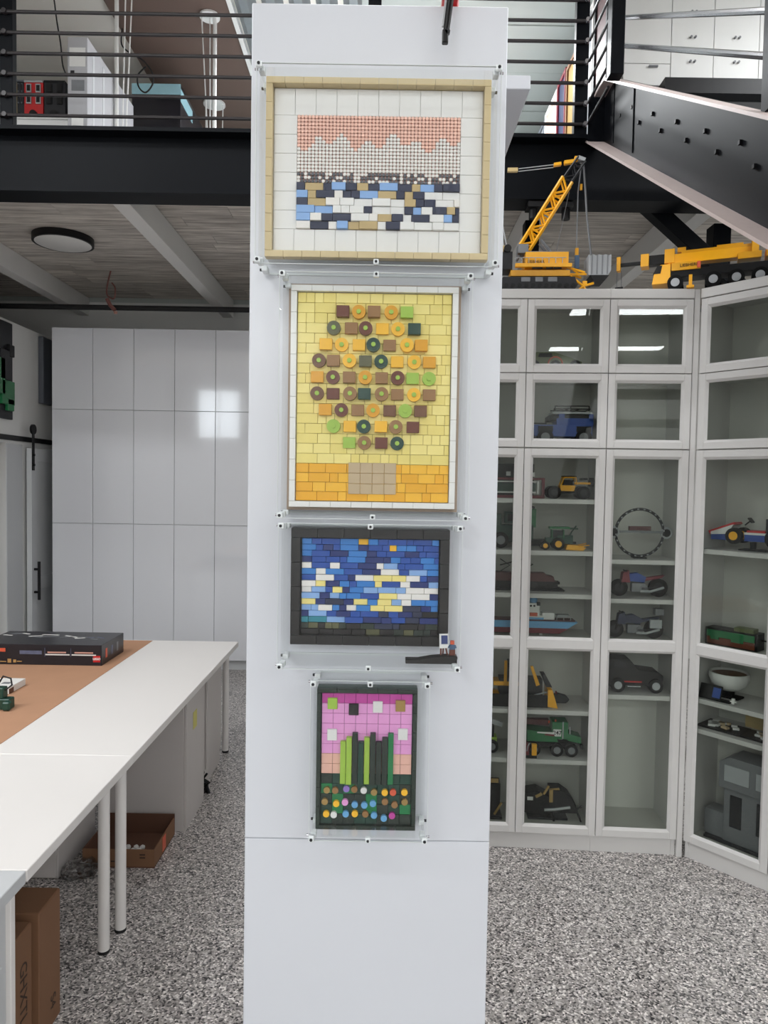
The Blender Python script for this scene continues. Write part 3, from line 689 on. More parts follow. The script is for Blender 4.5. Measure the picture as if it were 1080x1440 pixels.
# ------------------------------------------------------------------ below the tables
t = thing('pedestal_cabinet', 'white pedestal cabinet with a yellow note under the far table', 'cabinet', (-0.98, 3.545, 0))
build(MB().bb(-0.42, -0.013, 0, 0.36, 0.0, 0.683), 'body', 'pedestal_white', t, 0.002)
build(MB().bb(-0.012, 0.002, 0.004, 0.352, 0.03, 0.66), 'door', 'pedestal_white', t, 0.002)
build(MB().bb(-0.012, -0.002, 0, 0.36, 0, 0.028), 'plinth', 'pedestal_white', t)
nt_ = build(MB().box(0.004, 0.15, 0.53, 0.002, 0.07, 0.09), 'sticky_note', 'sticky', t)
t = thing('pedestal_cabinet', 'second white pedestal cabinet deeper under the far table', 'cabinet', (-1.02, 4.02, 0))
build(MB().bb(-0.42, 0.0, 0, 0.44, 0.0, 0.683), 'body', 'pedestal_white', t, 0.002)
build(MB().bb(0.001, 0.012, 0.06, 0.42, 0.1, 0.66), 'door', 'pedestal_white', t, 0.002)
a = G(80, 1238, 0)
t = thing('drawer_unit', 'low white drawer unit under the middle of the table', 'cabinet', (a.x, a.y, 0))
build(MB().bb(-0.5, 0, 0.012, 0.42, 0.0, 0.55), 'body', 'pedestal_white', t, 0.003)
for k in range(3): build(MB().bb(-0.495, -0.005, 0, 0.011, 0.01 + k * 0.18, 0.18 + k * 0.18), 'drawer_front', 'pedestal_white', t, 0.002)
# cable clump
t = thing('cable_clump', 'small clump of dark cables on the floor behind the pedestal cabinet', 'cables', (-0.985, 3.965, 0))
for k in range(5):
    pts = [(random.uniform(-0.03, 0.03), random.uniform(-0.03, 0.03), 0.012 + 0.03 * j + random.uniform(0, 0.01)) for j in range(5)]
    build(MB().tube(pts, 0.007, 6), 'cable', random.choice(('toy_dark', 'toy_black')), t, smooth=True)
# open cardboard tray
a = G(217, 1221, 0); al = G(120, 1214, 0); ar = G(248, 1180, 0)
t = thing('cardboard_tray', 'shallow open cardboard box with foam bits on the floor under the table', 'box', (a.x, a.y, 0))
bw = a.x - al.x; bdp = ar.y - a.y + 0.05; hh = 0.085
build(MB().bb(-bw, 0, 0, bdp, 0, 0.006), 'bottom', 'carton_dark', t)
build(MB().bb(-bw, 0, 0, 0.006, 0.006, hh), 'side', 'carton', t)
build(MB().bb(-bw, 0, bdp - 0.006, bdp, 0.006, hh + 0.02), 'side', 'carton_dark', t)
build(MB().bb(-bw, -bw + 0.006, 0.006, bdp - 0.006, 0.006, hh), 'side', 'carton_dark', t)
build(MB().bb(-0.006, 0, 0.006, bdp - 0.006, 0.006, hh), 'side', 'carton', t)
build(MB().bb(-0.0003, 0.001, 0.12, 0.17, 0.012, 0.08), 'orange_tape', 'orange_red', t)
build(MB().box(-0.055, -0.0005, 0.062, 0.025, 0.001, 0.006), 'print', 'ink', t); build(MB().box(-0.055, -0.0005, 0.048, 0.025, 0.001, 0.006), 'print', 'ink', t)
build(MB().box(-0.17, -0.0005, 0.03, 0.06, 0.001, 0.006), 'print', 'ink', t)
for k in range(6):
    fo = MB().lathe([(0.001, -0.011), (0.011, -0.006), (0.013, 0.004), (0.006, 0.011), (0.001, 0.012)], n=8)
    o = build(fo, 'foam_bit', 'foam', None, smooth=True); o.location = (a.x - 0.17 + 0.03 * (k % 3) + random.uniform(-0.006, 0.006), a.y + 0.12 + 0.03 * (k // 3), 0.018)
    o.rotation_euler = (random.random() * 0.5, random.random() * 0.5, 0)
    tag(o, 'small white foam bit lying in the open cardboard box', 'foam', 'foam bits in the cardboard box')
# crumpled clear plastic
bm = bmesh.new(); bmesh.ops.create_icosphere(bm, subdivisions=3, radius=0.07)
for v in bm.verts:
    k = 0.75 + 0.5 * random.random(); v.co = Vector((v.co.x * k * 1.1, v.co.y * k, max(-0.03, v.co.z * k * 0.45)))
zmin = min(v.co.z for v in bm.verts)
for v in bm.verts: v.co.z -= zmin
me = bpy.data.meshes.new('plastic_bag'); bm.to_mesh(me); bm.free(); me.materials.append(MATS['film'])
pb = G(98, 1222, 0)
o = link('plastic_bag', me, None, (pb.x + 0.075, pb.y - 0.05, 0.001)); tag(o, 'crumpled clear plastic bag on the floor beside the drawer unit', 'bag')
# two upright cartons at the lower left
def upright(label, x0, x1, y0, y1, h, rot, marks):
    t = thing('upright_carton', label, 'box', (x1, y0, 0), 0)
    build(MB().bb(x0 - x1, 0, 0, y1 - y0, 0, h), 'carton', 'carton', t, 0.003)
    build(MB().bb(x0 - x1 + 0.01, -0.004, 0.004, y1 - y0 - 0.004, h, h + 0.002), 'top_flap', 'carton', t)
    for (s_, y, z, size) in marks:
        ob = link('handwriting', text_mesh(s_, size, 'ink', 'handwriting', 0.0002), t)
        ob.location = (0.0012, y, z); ob.rotation_euler = Matrix(((0, 0, 1), (0, 1, 0), (-1, 0, 0))).transposed().to_euler() if False else (R(90), R(90), R(90))
upright('tall brown carton with handwriting, nearer of the two beside the desk', -1.6, -1.07, 1.93, 2.15, 0.41, 0, [('GHXTL', 0.165, 0.22, 0.06), ('OW1', 0.07, 0.17, 0.06)])
upright('tall brown carton behind the handwritten one, nearer the table legs', -1.6, -1.055, 2.165, 2.31, 0.425, 0, [('S4', 0.09, 0.08, 0.05)])

# ------------------------------------------------------------------ glazed display cabinets
DW = 0.3865
def door(parent, x0, x1, z0, z1, panes):
    """a framed glass door; panes = list of (pane z0, pane z1)"""
    st = 0.032; ch = 0.011
    mb = MB()
    x0 += 0.0015; x1 -= 0.0015; z0 += 0.0015; z1 -= 0.0015
    mb.bb(x0, x0 + st, 0, 0.018, z0, z1); mb.bb(x1 - st, x1, 0, 0.018, z0, z1)
    zc = [z0]
    for a, b in panes: zc += [a, b]
    zc += [z1]
    for i in range(0, len(zc), 2): mb.bb(x0 + st, x1 - st, 0, 0.018, zc[i], zc[i + 1])
    d = build(mb, 'door', 'cab_white', parent, 0.0015)
    for a, b in panes:
        p0, p1 = x0 + st, x1 - st
        bd_ = MB()
        o_ = [(p0, 0.001, a), (p1, 0.001, a), (p1, 0.001, b), (p0, 0.001, b)]
        i_ = [(p0 + ch, 0.012, a + ch), (p1 - ch, 0.012, a + ch), (p1 - ch, 0.012, b - ch), (p0 + ch, 0.012, b - ch)]
        k_ = [(x, 0.017, z) for x, _, z in o_]; l_ = [(x, 0.017, z) for x, _, z in i_]
        vv = o_ + i_ + k_ + l_
        fs = []
        for j in range(4):
            j2 = (j + 1) % 4
            fs += [(j, j2, 4 + j2, 4 + j), (4 + j, 4 + j2, 12 + j2, 12 + j), (12 + j, 12 + j2, 8 + j2, 8 + j), (8 + j, 8 + j2, j2, j)]
        build(bd_.add(vv, fs), 'glazing_bead', 'cab_white', d)
        build(MB().bb(p0 + ch - 0.002, p1 - ch + 0.002, 0.0125, 0.0155, a + ch - 0.002, b - ch + 0.002), 'glass_pane', 'door_glass', d)
    return d
CH = 2.72
Z_R1, Z_R2, Z_T = 2.325, 1.968, 1.966
def cabinet(label, origin, rot, nd, shelves, depth=0.30):
    w = DW * nd
    t = thing('display_cabinet', label, 'cabinet', (origin.x, origin.y, 0), rot, 'glazed display cabinets')
    y0, y1 = 0.021, depth
    build(MB().bb(0.0, 0.018, y0, y1, 0.0, CH - 0.045), 'side_panel', 'cab_white', t)
    build(MB().bb(w - 0.018, w, y0, y1, 0.0, CH - 0.045), 'side_panel', 'cab_white', t)
    build(MB().bb(0.018, w - 0.018, y1 - 0.006, y1, 0.08, CH - 0.045), 'back_panel', 'cab_inner', t)
    build(MB().bb(0.0, w, -0.004, y1, CH - 0.044, CH), 'cornice_board', 'cab_white', t, 0.002)
    build(MB().bb(0.018, w - 0.018, 0.024, 0.04, 0, 0.079), 'plinth', 'cab_white', t)
    build(MB().bb(0.018, w - 0.018, y0, y1 - 0.007, 0.08, 0.105), 'bottom_board', 'cab_inner', t)
    for z in (Z_R1, Z_R2): build(MB().bb(0.018, w - 0.018, y0, y1 - 0.007, z - 0.018, z + 0.018), 'fixed_shelf', 'cab_inner', t)
    build(MB().bb(0.018, w - 0.018, y0 + 0.004, y1 - 0.007, 1.018, 1.04), 'fixed_shelf', 'cab_inner', t)
    for z in shelves: build(MB().bb(0.019, w - 0.019, y0 + 0.004, y1 - 0.007, z - 0.022, z), 'shelf', 'cab_white', t, 0.001)
    for k in range(nd):
        xa, xb = k * DW, (k + 1) * DW
        door(t, xa, xb, Z_R1 + 0.0, CH - 0.046, [(Z_R1 + 0.034, CH - 0.08)])
        door(t, xa, xb, Z_R2 + 0.001, Z_R1 - 0.001, [(Z_R2 + 0.034, Z_R1 - 0.034)])
        door(t, xa, xb, 0.085, Z_T, [(0.12, 1.0), (1.044, Z_T - 0.034)])
    return t
A1 = -3.5; dirv = Vector((math.cos(R(A1)), math.sin(R(A1)), 0)); nrm = Vector((-math.sin(R(A1)), math.cos(R(A1)), 0))
seam = Vector((0.668, 3.42, 0))
U1 = seam - dirv * DW; U2 = seam + dirv * DW
S1 = [1.723, 1.472, 1.262, 0.69, 0.445]; S2 = [1.437, 1.247, 0.778]; S3 = [1.50, 0.785, 0.64]
cabinet('wide white glazed cabinet of two doors next to the column', U1, A1, 2, S1)
cabinet('narrow white glazed cabinet of one door in the corner', U2, A1, 1, S2)
U2e = U2 + dirv * (DW + 0.002)
o = build(MB().bb(0, 0.0275, 0.004, 0.022, 0, CH - 0.0), 'filler_strip', 'cab_white', None, 0.002); o.location = U2e; o.rotation_euler = (0, 0, R(A1))
tag(o, 'narrow white filler strip between the corner cabinet and the angled cabinet', 'trim')
A3 = -50.0
d3 = Vector((math.cos(R(A3)), math.sin(R(A3)), 0)); n3 = Vector((-math.sin(R(A3)), math.cos(R(A3)), 0))
U3 = U2e + dirv * 0.0285 - nrm * 0.001
cabinet('white glazed cabinet standing at an angle at the right edge', U3, A3, 2, S3)

# ------------------------------------------------------------------ toys: a small vocabulary of shapes, in pixels of the shelf scale
def wheel(x, y, z, r, w, hub='toy_grey', tyre='tyre'):
    return [('wheel', tyre, [('c', x, y, z, r, w, 'y')]), ('wheel>hub', hub, [('c', x, y, z, r * 0.55, w + 0.8, 'y')])]
def toy(name, label, cat, loc, rotz, s, parts, group=None, bevel=0.25):
    t = thing(name, label, cat, loc, rotz, group)
    last = {}
    for nm, m, shapes in parts:
        par = t
        if '>' in nm: pn, nm = nm.split('>'); par = last[pn]
        mb = MB(); sm = False; bv = bevel
        for sh in shapes:
            k = sh[0]; a = sh[1:]
            if k == 'b': mb.box(*a)
            elif k == 'c': mb.cyl(*a[:6], n=(a[6] if len(a) > 6 else 18)); sm = True; bv = 0
            elif k == 'p': mb.poly(list(a[0]), a[1], a[2])
            elif k == 't': mb.tube(a[0], a[1], a[2] if len(a) > 2 else 6); sm = True; bv = 0
            elif k == 'r':                                        # ring about y: cx, cy, cz, R, r
                cx, cy, cz, RR, rr = a; nn = 40
                mb.tube([(cx + RR * math.cos(2 * math.pi * i / nn), cy, cz + RR * math.sin(2 * math.pi * i / nn)) for i in range(nn)], rr, 8, True); sm = True; bv = 0
            elif k == 'l': mb.lathe(*a); sm = True; bv = 0
        o = build(mb, nm, m, par, bv * s if bv else 0, sm, s)
        last[nm] = o
    return t
def shelf_spot(U, dv, nv, px, py, z, back):
    """point on a shelf of a cabinet: on the plane 'back' metres behind its front"""
    d = ray(px, py); c = Vector((0, 0, CAM_H)); p0 = U + nv * back
    k = (p0 - c).dot(nv) / d.dot(nv); p = c + d * k
    return Vector((p.x, p.y, z)), p.y / 1000.0
def on1(px, z, back=0.14): q = shelf_spot(U1, dirv, nrm, px, 690 + (CAM_H - z) * 290, z + 0.0006, back); return q
def on3(px, z, back=0.14): return shelf_spot(U3, d3, n3, px, 690 + (CAM_H - z) * 300, z + 0.0006, back)

# --- top doors
p, s = on1(776, Z_R1 + 0.018)
toy('olive_car', 'olive green brick-built sports car behind the top glass door', 'toy car', p, A1, s,
    [('body', 'olive', [('p', [(-38, 5), (38, 5), (38, 14), (22, 20), (0, 27), (-24, 27), (-38, 20)], -14, 14)]),
     ('window', 'toy_black', [('p', [(-2, 20), (-22, 20), (-20, 25.5), (-3, 25.5)], -14.5, 14.5)]),
     ('fender', 'orange_red', [('r', 2, -14, 11, 9.5, 1)])] + wheel(2, -13, 8, 8, 5) + wheel(-27, -13, 8, 8, 5) + wheel(29, -13, 8, 8, 5) + wheel(-27, 13, 8, 8, 5) + wheel(29, 13, 8, 8, 5))
p, s = on1(790, Z_R2 + 0.018)
toy('blue_truck', 'blue brick-built off-road car with black roof rack behind glass', 'toy car', p, A1, s,
    [('body', 'toy_blue', [('b', -2, 0, 20, 80, 34, 16), ('b', 14, 0, 32, 50, 33, 10)]),
     ('cabin', 'toy_blue', [('b', -4, 0, 38, 8, 33, 10), ('b', 36, 0, 38, 6, 33, 10)]),
     ('window', 'toy_black', [('b', 16, 0, 38, 34, 31, 8), ('b', -15, 0, 37, 14, 30, 7)]),
     ('roof', 'toy_light', [('b', 10, 0, 44.5, 54, 34, 3)]),
     ('roof_rack', 'toy_black', [('b', 10, -14, 50, 50, 1.5, 1.5), ('b', 10, 14, 50, 50, 1.5, 1.5), ('b', 10, -14, 54, 46, 1.5, 1.5), ('b', -12, 0, 50, 1.5, 29, 1.5), ('b', 5, 0, 50, 1.5, 29, 1.5), ('b', 20, 0, 50, 1.5, 29, 1.5), ('b', 34, 0, 50, 1.5, 29, 1.5), ('b', -13, -14, 51, 1.5, 1.5, 7), ('b', 8, -14, 51, 1.5, 1.5, 7), ('b', 33, -14, 51, 1.5, 1.5, 7)]),
     ('bumper', 'toy_black', [('b', -43, 0, 14, 5, 34, 6), ('b', -34, 0, 31, 24, 1.5, 1.5)]),
     ('fender', 'toy_black', [('b', -26, -17, 22, 20, 3, 8), ('b', 26, -17, 22, 20, 3, 8)])]
    + wheel(-26, -15, 11, 11, 7) + wheel(26, -15, 11, 11, 7) + wheel(-26, 15, 11, 11, 7) + wheel(26, 15, 11, 11, 7))
# --- shelf 1: framed diorama and buggy
p, s = on1(722, S1[0])
toy('framed_diorama', 'dark red framed diorama with white and green insets on the shelf', 'model', p, A1, s,
    [('back_panel', 'toy_black', [('b', -6, 6, 24, 68, 6, 48)]), ('frame', 'dark_red', [('b', 6, -4, 2, 72, 5, 4), ('b', 40, -4, 14, 4, 5, 24), ('b', 6, -4, 27, 72, 5, 3)]),
     ('inset', 'toy_white', [('b', -6, -4, 8, 74, 3, 2), ('b', 33, -4, 15, 3, 3, 18), ('b', -6, -4, 23, 74, 3, 2)]),
     ('inset', 'dark_green', [('b', -6, -3, 15, 72, 2, 12)]), ('plaque', 'toy_white', [('b', 26, 0, 33, 5, 2, 6), ('b', -8, 0, 34, 6, 2, 6)])])
p, s = on1(797, S1[0], 0.12)
toy('yellow_buggy', 'yellow brick-built buggy with big black tyres on the shelf', 'toy car', p, A1, s,
    [('body', 'yellow', [('p', [(-10, 11), (8, 11), (10, 19), (-12, 19)], -9, 9), ('b', 20, 0, 22, 22, 12, 3)]),
     ('roll_cage', 'yellow', [('t', [(-10, -8, 19), (-6, -8, 30), (10, -8, 30), (12, -8, 20)], 1.1), ('t', [(-10, 8, 19), (-6, 8, 30), (10, 8, 30), (12, 8, 20)], 1.1)]),
     ('seat', 'toy_black', [('b', 1, 0, 23, 14, 12, 7)]), ('roof', 'toy_black', [('b', 2, 0, 31.5, 18, 18, 1.5), ('b', 22, 0, 28, 10, 10, 3)]),
     ('axle', 'toy_dark', [('b', 0, 0, 9, 50, 6, 3)]), ('spare_wheel', 'tyre', [('c', 33, 0, 24, 6, 6, 'x')])]
    + wheel(-20, -12, 9, 9, 8, 'toy_dark') + wheel(20, -12, 9, 9, 8, 'toy_dark') + wheel(-20, 12, 9, 9, 8, 'toy_dark') + wheel(20, 12, 9, 9, 8, 'toy_dark'))
# --- shelf 2
p, s = on1(717, S1[1], 0.18)
toy('green_harvester', 'tall dark green brick-built machine beside the small tractor', 'toy vehicle', p, A1, s,
    [('body', 'dark_green', [('b', 0, 0, 20, 60, 26, 24), ('b', -20, 0, 38, 12, 24, 18)]), ('grain_tank', 'toy_green', [('b', 27, 0, 42, 13, 24, 26)]), ('cabin', 'dark_green', [('b', 0, 0, 42, 18, 22, 16)]),
     ('window', 'toy_black', [('b', 0, -1, 42, 12, 22.5, 10)]), ('pipe', 'toy_dark', [('t', [(33, 0, 56), (25, 0, 59), (10, 0, 58)], 1.6)]), ('header', 'toy_black', [('b', 36, -4, 8, 26, 20, 9)])]
    + wheel(-15, -14, 11, 11, 7) + wheel(15, -14, 11, 11, 7))
p, s = on1(789, S1[1], 0.10)
toy('small_tractor', 'small green brick-built tractor with yellow wheels and front mower', 'toy tractor', p, A1, s,
    [('body', 'dark_green', [('b', -4, 0, 13, 38, 10, 8), ('b', 4, 0, 18, 22, 9, 5)]), ('cabin', 'toy_green', [('b', -14, 0, 22, 1.5, 12, 12), ('b', 2, 0, 22, 1.5, 12, 12), ('b', -4, 0, 31, 28, 14, 3)]),
     ('window', 'toy_dark', [('b', -6, 0, 22, 14, 8, 10)]), ('mast', 'dark_green', [('t', [(10, 0, 18), (14, 0, 26), (20, 0, 34)], 1), ('b', 16, 0, 30, 12, 8, 2)]),
     ('mower', 'yellow', [('p', [(4, 1), (28, 0), (32, 4), (24, 7), (6, 8)], -12, 8), ('t', [(22, -12, 6), (36, -12, 8)], 0.9), ('t', [(22, 6, 6), (36, 6, 9)], 0.9)]),
     ('hitch', 'toy_black', [('b', 10, 0, 10, 20, 6, 3)])] + wheel(-6, -9, 8.5, 8.5, 5, 'yellow') + wheel(-24, -9, 6, 6, 5, 'yellow') + wheel(-6, 9, 8.5, 8.5, 5, 'yellow') + wheel(-24, 9, 6, 6, 5, 'yellow'))
# --- shelf 3 locomotive
p, s = on1(738, S1[2], 0.15)
toy('black_locomotive', 'black brick-built electric locomotive with pantograph on its track', 'toy train', p, A1, s,
    [('track', 'toy_dark', [('b', 0, 0, 1, 106, 24, 2), ('b', 0, -8, 3, 100, 2, 2), ('b', 0, 8, 3, 100, 2, 2)]), ('chassis', 'toy_black', [('b', 0, 0, 9, 88, 18, 8)]),
     ('body', 'maroon', [('p', [(-44, 13), (40, 13), (38, 20), (28, 22), (26, 25), (-44, 25)], -9, 9)]), ('buffer', 'toy_black', [('c', 44, -5, 11, 2, 6, 'x'), ('c', 44, 5, 11, 2, 6, 'x')]),
     ('pantograph', 'toy_black', [('t', [(-36, 0, 25), (-22, 0, 34), (-36, 0, 43)], 0.9), ('t', [(-10, 0, 25), (10, 0, 36), (-4, 0, 43)], 0.9), ('t', [(-36, 0, 34), (-4, 0, 43)], 0.9)])]
    + sum([[('wheel', 'toy_black', [('c', x, -9, 7, 4.5, 2, 'y')])] for x in (-32, -20, -8, 8, 20, 32)], []))
# --- fixed shelf ship
p, s = on1(746, 1.04, 0.13)
toy('container_ship', 'light blue and dark red model ship with a white bridge tower', 'toy ship', p, A1, s * 0.95,
    [('hull', 'sky_blue', [('p', [(-58, 12), (52, 12), (66, 21), (66, 22), (-58, 22)], -12, 12)]), ('keel', 'dark_red', [('p', [(-56, 4), (40, 4), (54, 12), (-58, 12)], -11, 11)]),
     ('deck', 'maroon', [('b', 4, 0, 23, 118, 20, 2)]), ('bridge', 'toy_white', [('b', 3, 0, 36, 16, 16, 24), ('b', 5, 0, 27, 20, 18, 6)]),
     ('funnel', 'sky_blue', [('c', 3, 0, 52, 5.5, 9, 'z'), ('b', 6, 0, 25.5, 22, 19, 3)]), ('funnel_cap', 'toy_black', [('c', 3, 0, 57, 6.5, 2, 'z'), ('b', 9, -7, 47, 5, 4, 5)]),
     ('porthole', 'toy_black', [('c', -2, -8.2, 44, 1.6, 1, 'y', 10), ('c', 3, -8.2, 44, 1.6, 1, 'y', 10)]), ('lifeboat', 'orange_red', [('b', 2, -9, 31.5, 11, 4, 5)]),
     ('container', 'toy_white', [('b', 24, 0, 29, 18, 16, 10)]), ('railing', 'toy_light', [('b', 46, -10, 29, 22, 1, 1), ('b', 46, 10, 29, 22, 1, 1), ('b', 36, -10, 26.5, 1, 1, 5), ('b', 46, -10, 26.5, 1, 1, 5), ('b', 56, -10, 26.5, 1, 1, 5), ('b', 46, 0, 30, 18, 12, 2)]),
     ('stand', 'toy_white', [('b', 14, 0, 2, 5, 10, 4), ('b', -30, 0, 2, 5, 10, 4)])])
# --- lower panes
p, s = on1(730, S1[3], 0.13)
toy('yellow_bulldozer', 'yellow brick-built bulldozer with curved blade behind the lower glass', 'toy bulldozer', p, A1, s,
    [('track_unit', 'yellow', [('b', -4, -14, 8, 76, 8, 12)]), ('track_belt', 'toy_black', [('p', [(-46, 4), (-38, 0), (36, 0), (40, 5), (36, 17), (-40, 17), (-46, 12)], -20, -16)]),
     ('track_unit', 'yellow', [('b', -4, 14, 8, 76, 8, 12)]), ('body', 'toy_dark', [('b', 0, 0, 26, 60, 22, 22)]), ('hood', 'yellow', [('b', -20, 0, 30, 36, 23, 6), ('b', -22, -12, 46, 4, 3, 34)]),
     ('cabin', 'toy_black', [('b', -6, 0, 48, 24, 22, 24)]), ('lift_arm', 'yellow', [('p', [(12, 56), (16, 56), (26, 30), (21, 28)], -13, -9), ('b', 20, -14, 7, 46, 3, 5)]),
     ('blade', 'yellow', [('p', [(36, 26), (42, 26), (50, 0), (36, 2)], -22, 10)]), ('ripper', 'toy_dark', [('p', [(28, 44), (34, 44), (44, 26), (38, 22)], -8, 8)]),
     ('cylinder', 'toy_light', [('t', [(16, -12, 14), (36, -12, 20)], 1.2)])])
p, s = on1(787, S1[3], 0.16)
toy('grey_speeder', 'small dark grey brick-built craft right of the bulldozer', 'toy vehicle', p, A1, s,
    [('hull', 'toy_dark', [('p', [(-12, 2), (9, 2), (12, 6), (8, 10), (-4, 13), (-12, 9)], -6, 6)]), ('fin', 'dark_red', [('b', -6, 0, 14, 2, 3, 4)]), ('base', 'toy_black', [('b', 0, 0, 1, 16, 8, 2)])])
p, s = on1(772, S1[4], 0.12)
t = toy('green_truck', 'dark green brick-built service truck with red crane arm', 'toy truck', p, A1, s,
    [('chassis', 'toy_black', [('b', 0, 0, 14, 74, 14, 6)]), ('cabin', 'toy_green', [('b', 12, 0, 36, 22, 24, 24)]), ('hood', 'toy_green', [('p', [(23, 22), (42, 18), (42, 27), (23, 32)], -11, 11)]),
     ('bed_side', 'toy_green', [('p', [(-34, 20), (10, 20), (2, 33), (-34, 36)], -13, 13)]), ('stripe', 'toy_white', [('p', [(-20, 32), (4, 31), (4, 34), (-20, 34)], -13.6, -13)]), ('stripe', 'dark_red', [('p', [(-10, 29.5), (4, 28), (4, 31), (-8, 32)], -13.5, -13)]),
     ('number_plate', 'toy_white', [('b', 8, -12.4, 33, 11, 0.8, 10)]), ('crane_arm', 'maroon', [('b', -20, 2, 44, 36, 8, 8)]), ('exhaust', 'toy_light', [('c', 16, -12, 37, 1, 24, 'z'), ('c', 26, -10, 34, 1, 16, 'z')]),
     ('beacon', 'orange_red', [('c', -3, -8, 47, 1.3, 3, 'z'), ('c', 6, -8, 49, 1.3, 3, 'z')]), ('bumper', 'toy_dark', [('b', 43, 0, 13, 4, 22, 6)])]
    + wheel(8, -12, 9, 9, 6) + wheel(28, -12, 9, 9, 6) + wheel(-24, -12, 9, 9, 6) + wheel(8, 12, 9, 9, 6) + wheel(28, 12, 9, 9, 6))
ob = link('lettering', text_mesh('247', 8 * s, 'toy_black', bold=0.0004), t); ob.location = (8 * s, -13 * s, 33 * s); ob.rotation_euler = (R(90), 0, 0)
p, s = on1(743, S1[4], 0.05)
toy('tool_robot', 'small red and yellow brick-built tool cart before the green truck', 'toy', p, A1, s,
    [('body', 'dark_red', [('b', -5, 0, 12, 10, 8, 16), ('b', -6, 0, 22, 4, 4, 8)]), ('tank', 'yellow', [('b', 7, -2, 12, 7, 6, 16)]), ('base', 'toy_black', [('b', 0, 0, 2, 22, 10, 4)]), ('hose', 'toy_light', [('t', [(-3, -4, 10), (-2, -5, 18), (1, -4, 22)], 0.8)])])
p, s = on1(768, 0.105, 0.13)
toy('chopper_bike', 'black and gold brick-built machine with domed rear on the cabinet floor', 'toy vehicle', p, A1, s,
    [('dome', 'toy_black', [('p', [(0, 14), (40, 14), (38, 26), (30, 38), (18, 46), (2, 46)], -13, 13)]), ('body', 'toy_black', [('p', [(-36, 12), (4, 10), (4, 34), (-16, 44), (-34, 40)], -12, 12)]),
     ('side_pipe', 'toy_light', [('t', [(-6, -14, 18), (8, -14, 19), (30, -14, 23)], 2)]), ('ornament', 'gold', [('b', 3, -13, 38, 5, 3, 18), ('b', -4, -13, 46, 3, 3, 14, 0, 30), ('b', 8, -10, 46, 14, 3, 3, 0, -8), ('b', -14, -12, 38, 10, 3, 4, 0, -30)]),
     ('badge', 'toy_white', [('b', -26, -13, 33, 8, 1, 5)]), ('base', 'toy_dark', [('b', 0, 0, 3, 56, 18, 3)]), ('strut', 'toy_black', [('t', [(6, -8, 12), (8, -12, 1)], 1.6), ('t', [(40, -8, 16), (46, -12, 2)], 1.4), ('t', [(40, -6, 16), (48, -6, 22)], 1.4)])])
p, s = on1(690, 0.105, 0.13)
toy('dark_walker', 'black and brass brick-built machine half hidden behind the column', 'toy vehicle', p, A1, s,
    [('body', 'toy_black', [('b', -4, 0, 26, 30, 22, 50)]), ('trim', 'gold', [('b', 8, -12, 16, 3, 2, 20, 0, 30), ('b', 2, -12, 56, 12, 2, 6)]), ('base', 'toy_dark', [('b', -4, 0, 2, 36, 24, 4)])])
p, s = on1(688, S1[4], 0.13)
toy('lime_machine', 'lime and grey brick-built machine half hidden behind the column', 'toy vehicle', p, A1, s,
    [('body', 'lime', [('b', -4, 0, 18, 26, 18, 6)]), ('arm', 'toy_light', [('b', 0, -6, 44, 34, 4, 7, 0, 18)]), ('frame', 'toy_dark', [('b', -6, 0, 28, 22, 16, 18)])] + wheel(2, -10, 9, 9, 6))

# --- narrow corner cabinet
p, s = on1(900, S2[0], 0.12)
toy('ring_model', 'grey ring shaped brick-built model with two round pods on the shelf', 'model', p, A1, s,
    [('ring', 'toy_dark', [('r', -2, 0, 36, 33, 2.0)]), ('ring_stud', 'toy_light', [('b', -2 + 33 * math.cos(a), -2, 36 + 33 * math.sin(a), 2.6, 2, 1.6, 0, -math.degrees(a) + 90) for a in [i * math.pi / 12 + 0.1 for i in range(24)]]),
     ('pod', 'toy_light', [('r', 35, 0, 36, 7, 1.8)]), ('pod', 'toy_light', [('r', -38, 0, 36, 7, 1.8)]), ('pod_core', 'toy_black', [('c', 35, 0, 36, 5.5, 3, 'y')]), ('pod_core', 'toy_black', [('c', -38, 0, 36, 5.5, 3, 'y')]),
     ('crossbar', 'toy_grey', [('b', 0, 0, 37, 60, 5, 3)]), ('crossbar_top', 'maroon', [('b', -2, 0, 42, 30, 6, 6)]), ('base', 'toy_black', [('b', -2, 0, 1, 18, 16, 2)])])
def motorbike(name, label, px, z, tank, frame_m, rear, s_k=1.0, cases=False):
    p, s = on1(px, z, 0.12)
    parts = wheel(26, 0, 13, 13, 6, 'toy_dark') + wheel(-28, 0, 12, 12, 5, 'toy_dark')
    parts += [('engine', 'toy_grey', [('b', -2, 0, 13, 18, 8, 12), ('c', 6, 0, 12, 5, 10, 'y')]), ('tank', tank, [('p', [(-16, 22), (6, 20), (8, 28), (-4, 34), (-16, 32)], -5, 5)]),
              ('seat', rear, [('p', [(6, 22), (30, 27), (34, 31), (26, 30), (8, 27)], -4, 4)]), ('fork', 'toy_black', [('t', [(-28, -4, 12), (-19, -4, 36)], 1.2), ('t', [(-28, 4, 12), (-19, 4, 36)], 1.2), ('t', [(-20, -9, 36), (-20, 9, 36)], 1)]),
              ('fairing', frame_m, [('p', [(-26, 20), (-14, 20), (-16, 37), (-24, 34)], -6, 6)]), ('exhaust', 'toy_light', [('t', [(0, -6, 8), (14, -7, 8), (32, -7, 14)], 1.8)]), ('swing_arm', 'toy_black', [('b', 14, -4, 12, 24, 2, 3), ('b', 14, 4, 12, 24, 2, 3)])]
    if cases: parts += [('pannier', 'toy_light', [('b', 26, -8, 22, 16, 5, 12)]), ('top_case', 'toy_grey', [('b', 32, 0, 38, 12, 12, 9)]), ('pannier', 'toy_light', [('b', 26, 8, 22, 16, 5, 12)])]
    toy(name, label, 'toy motorbike', p, A1, s, parts)
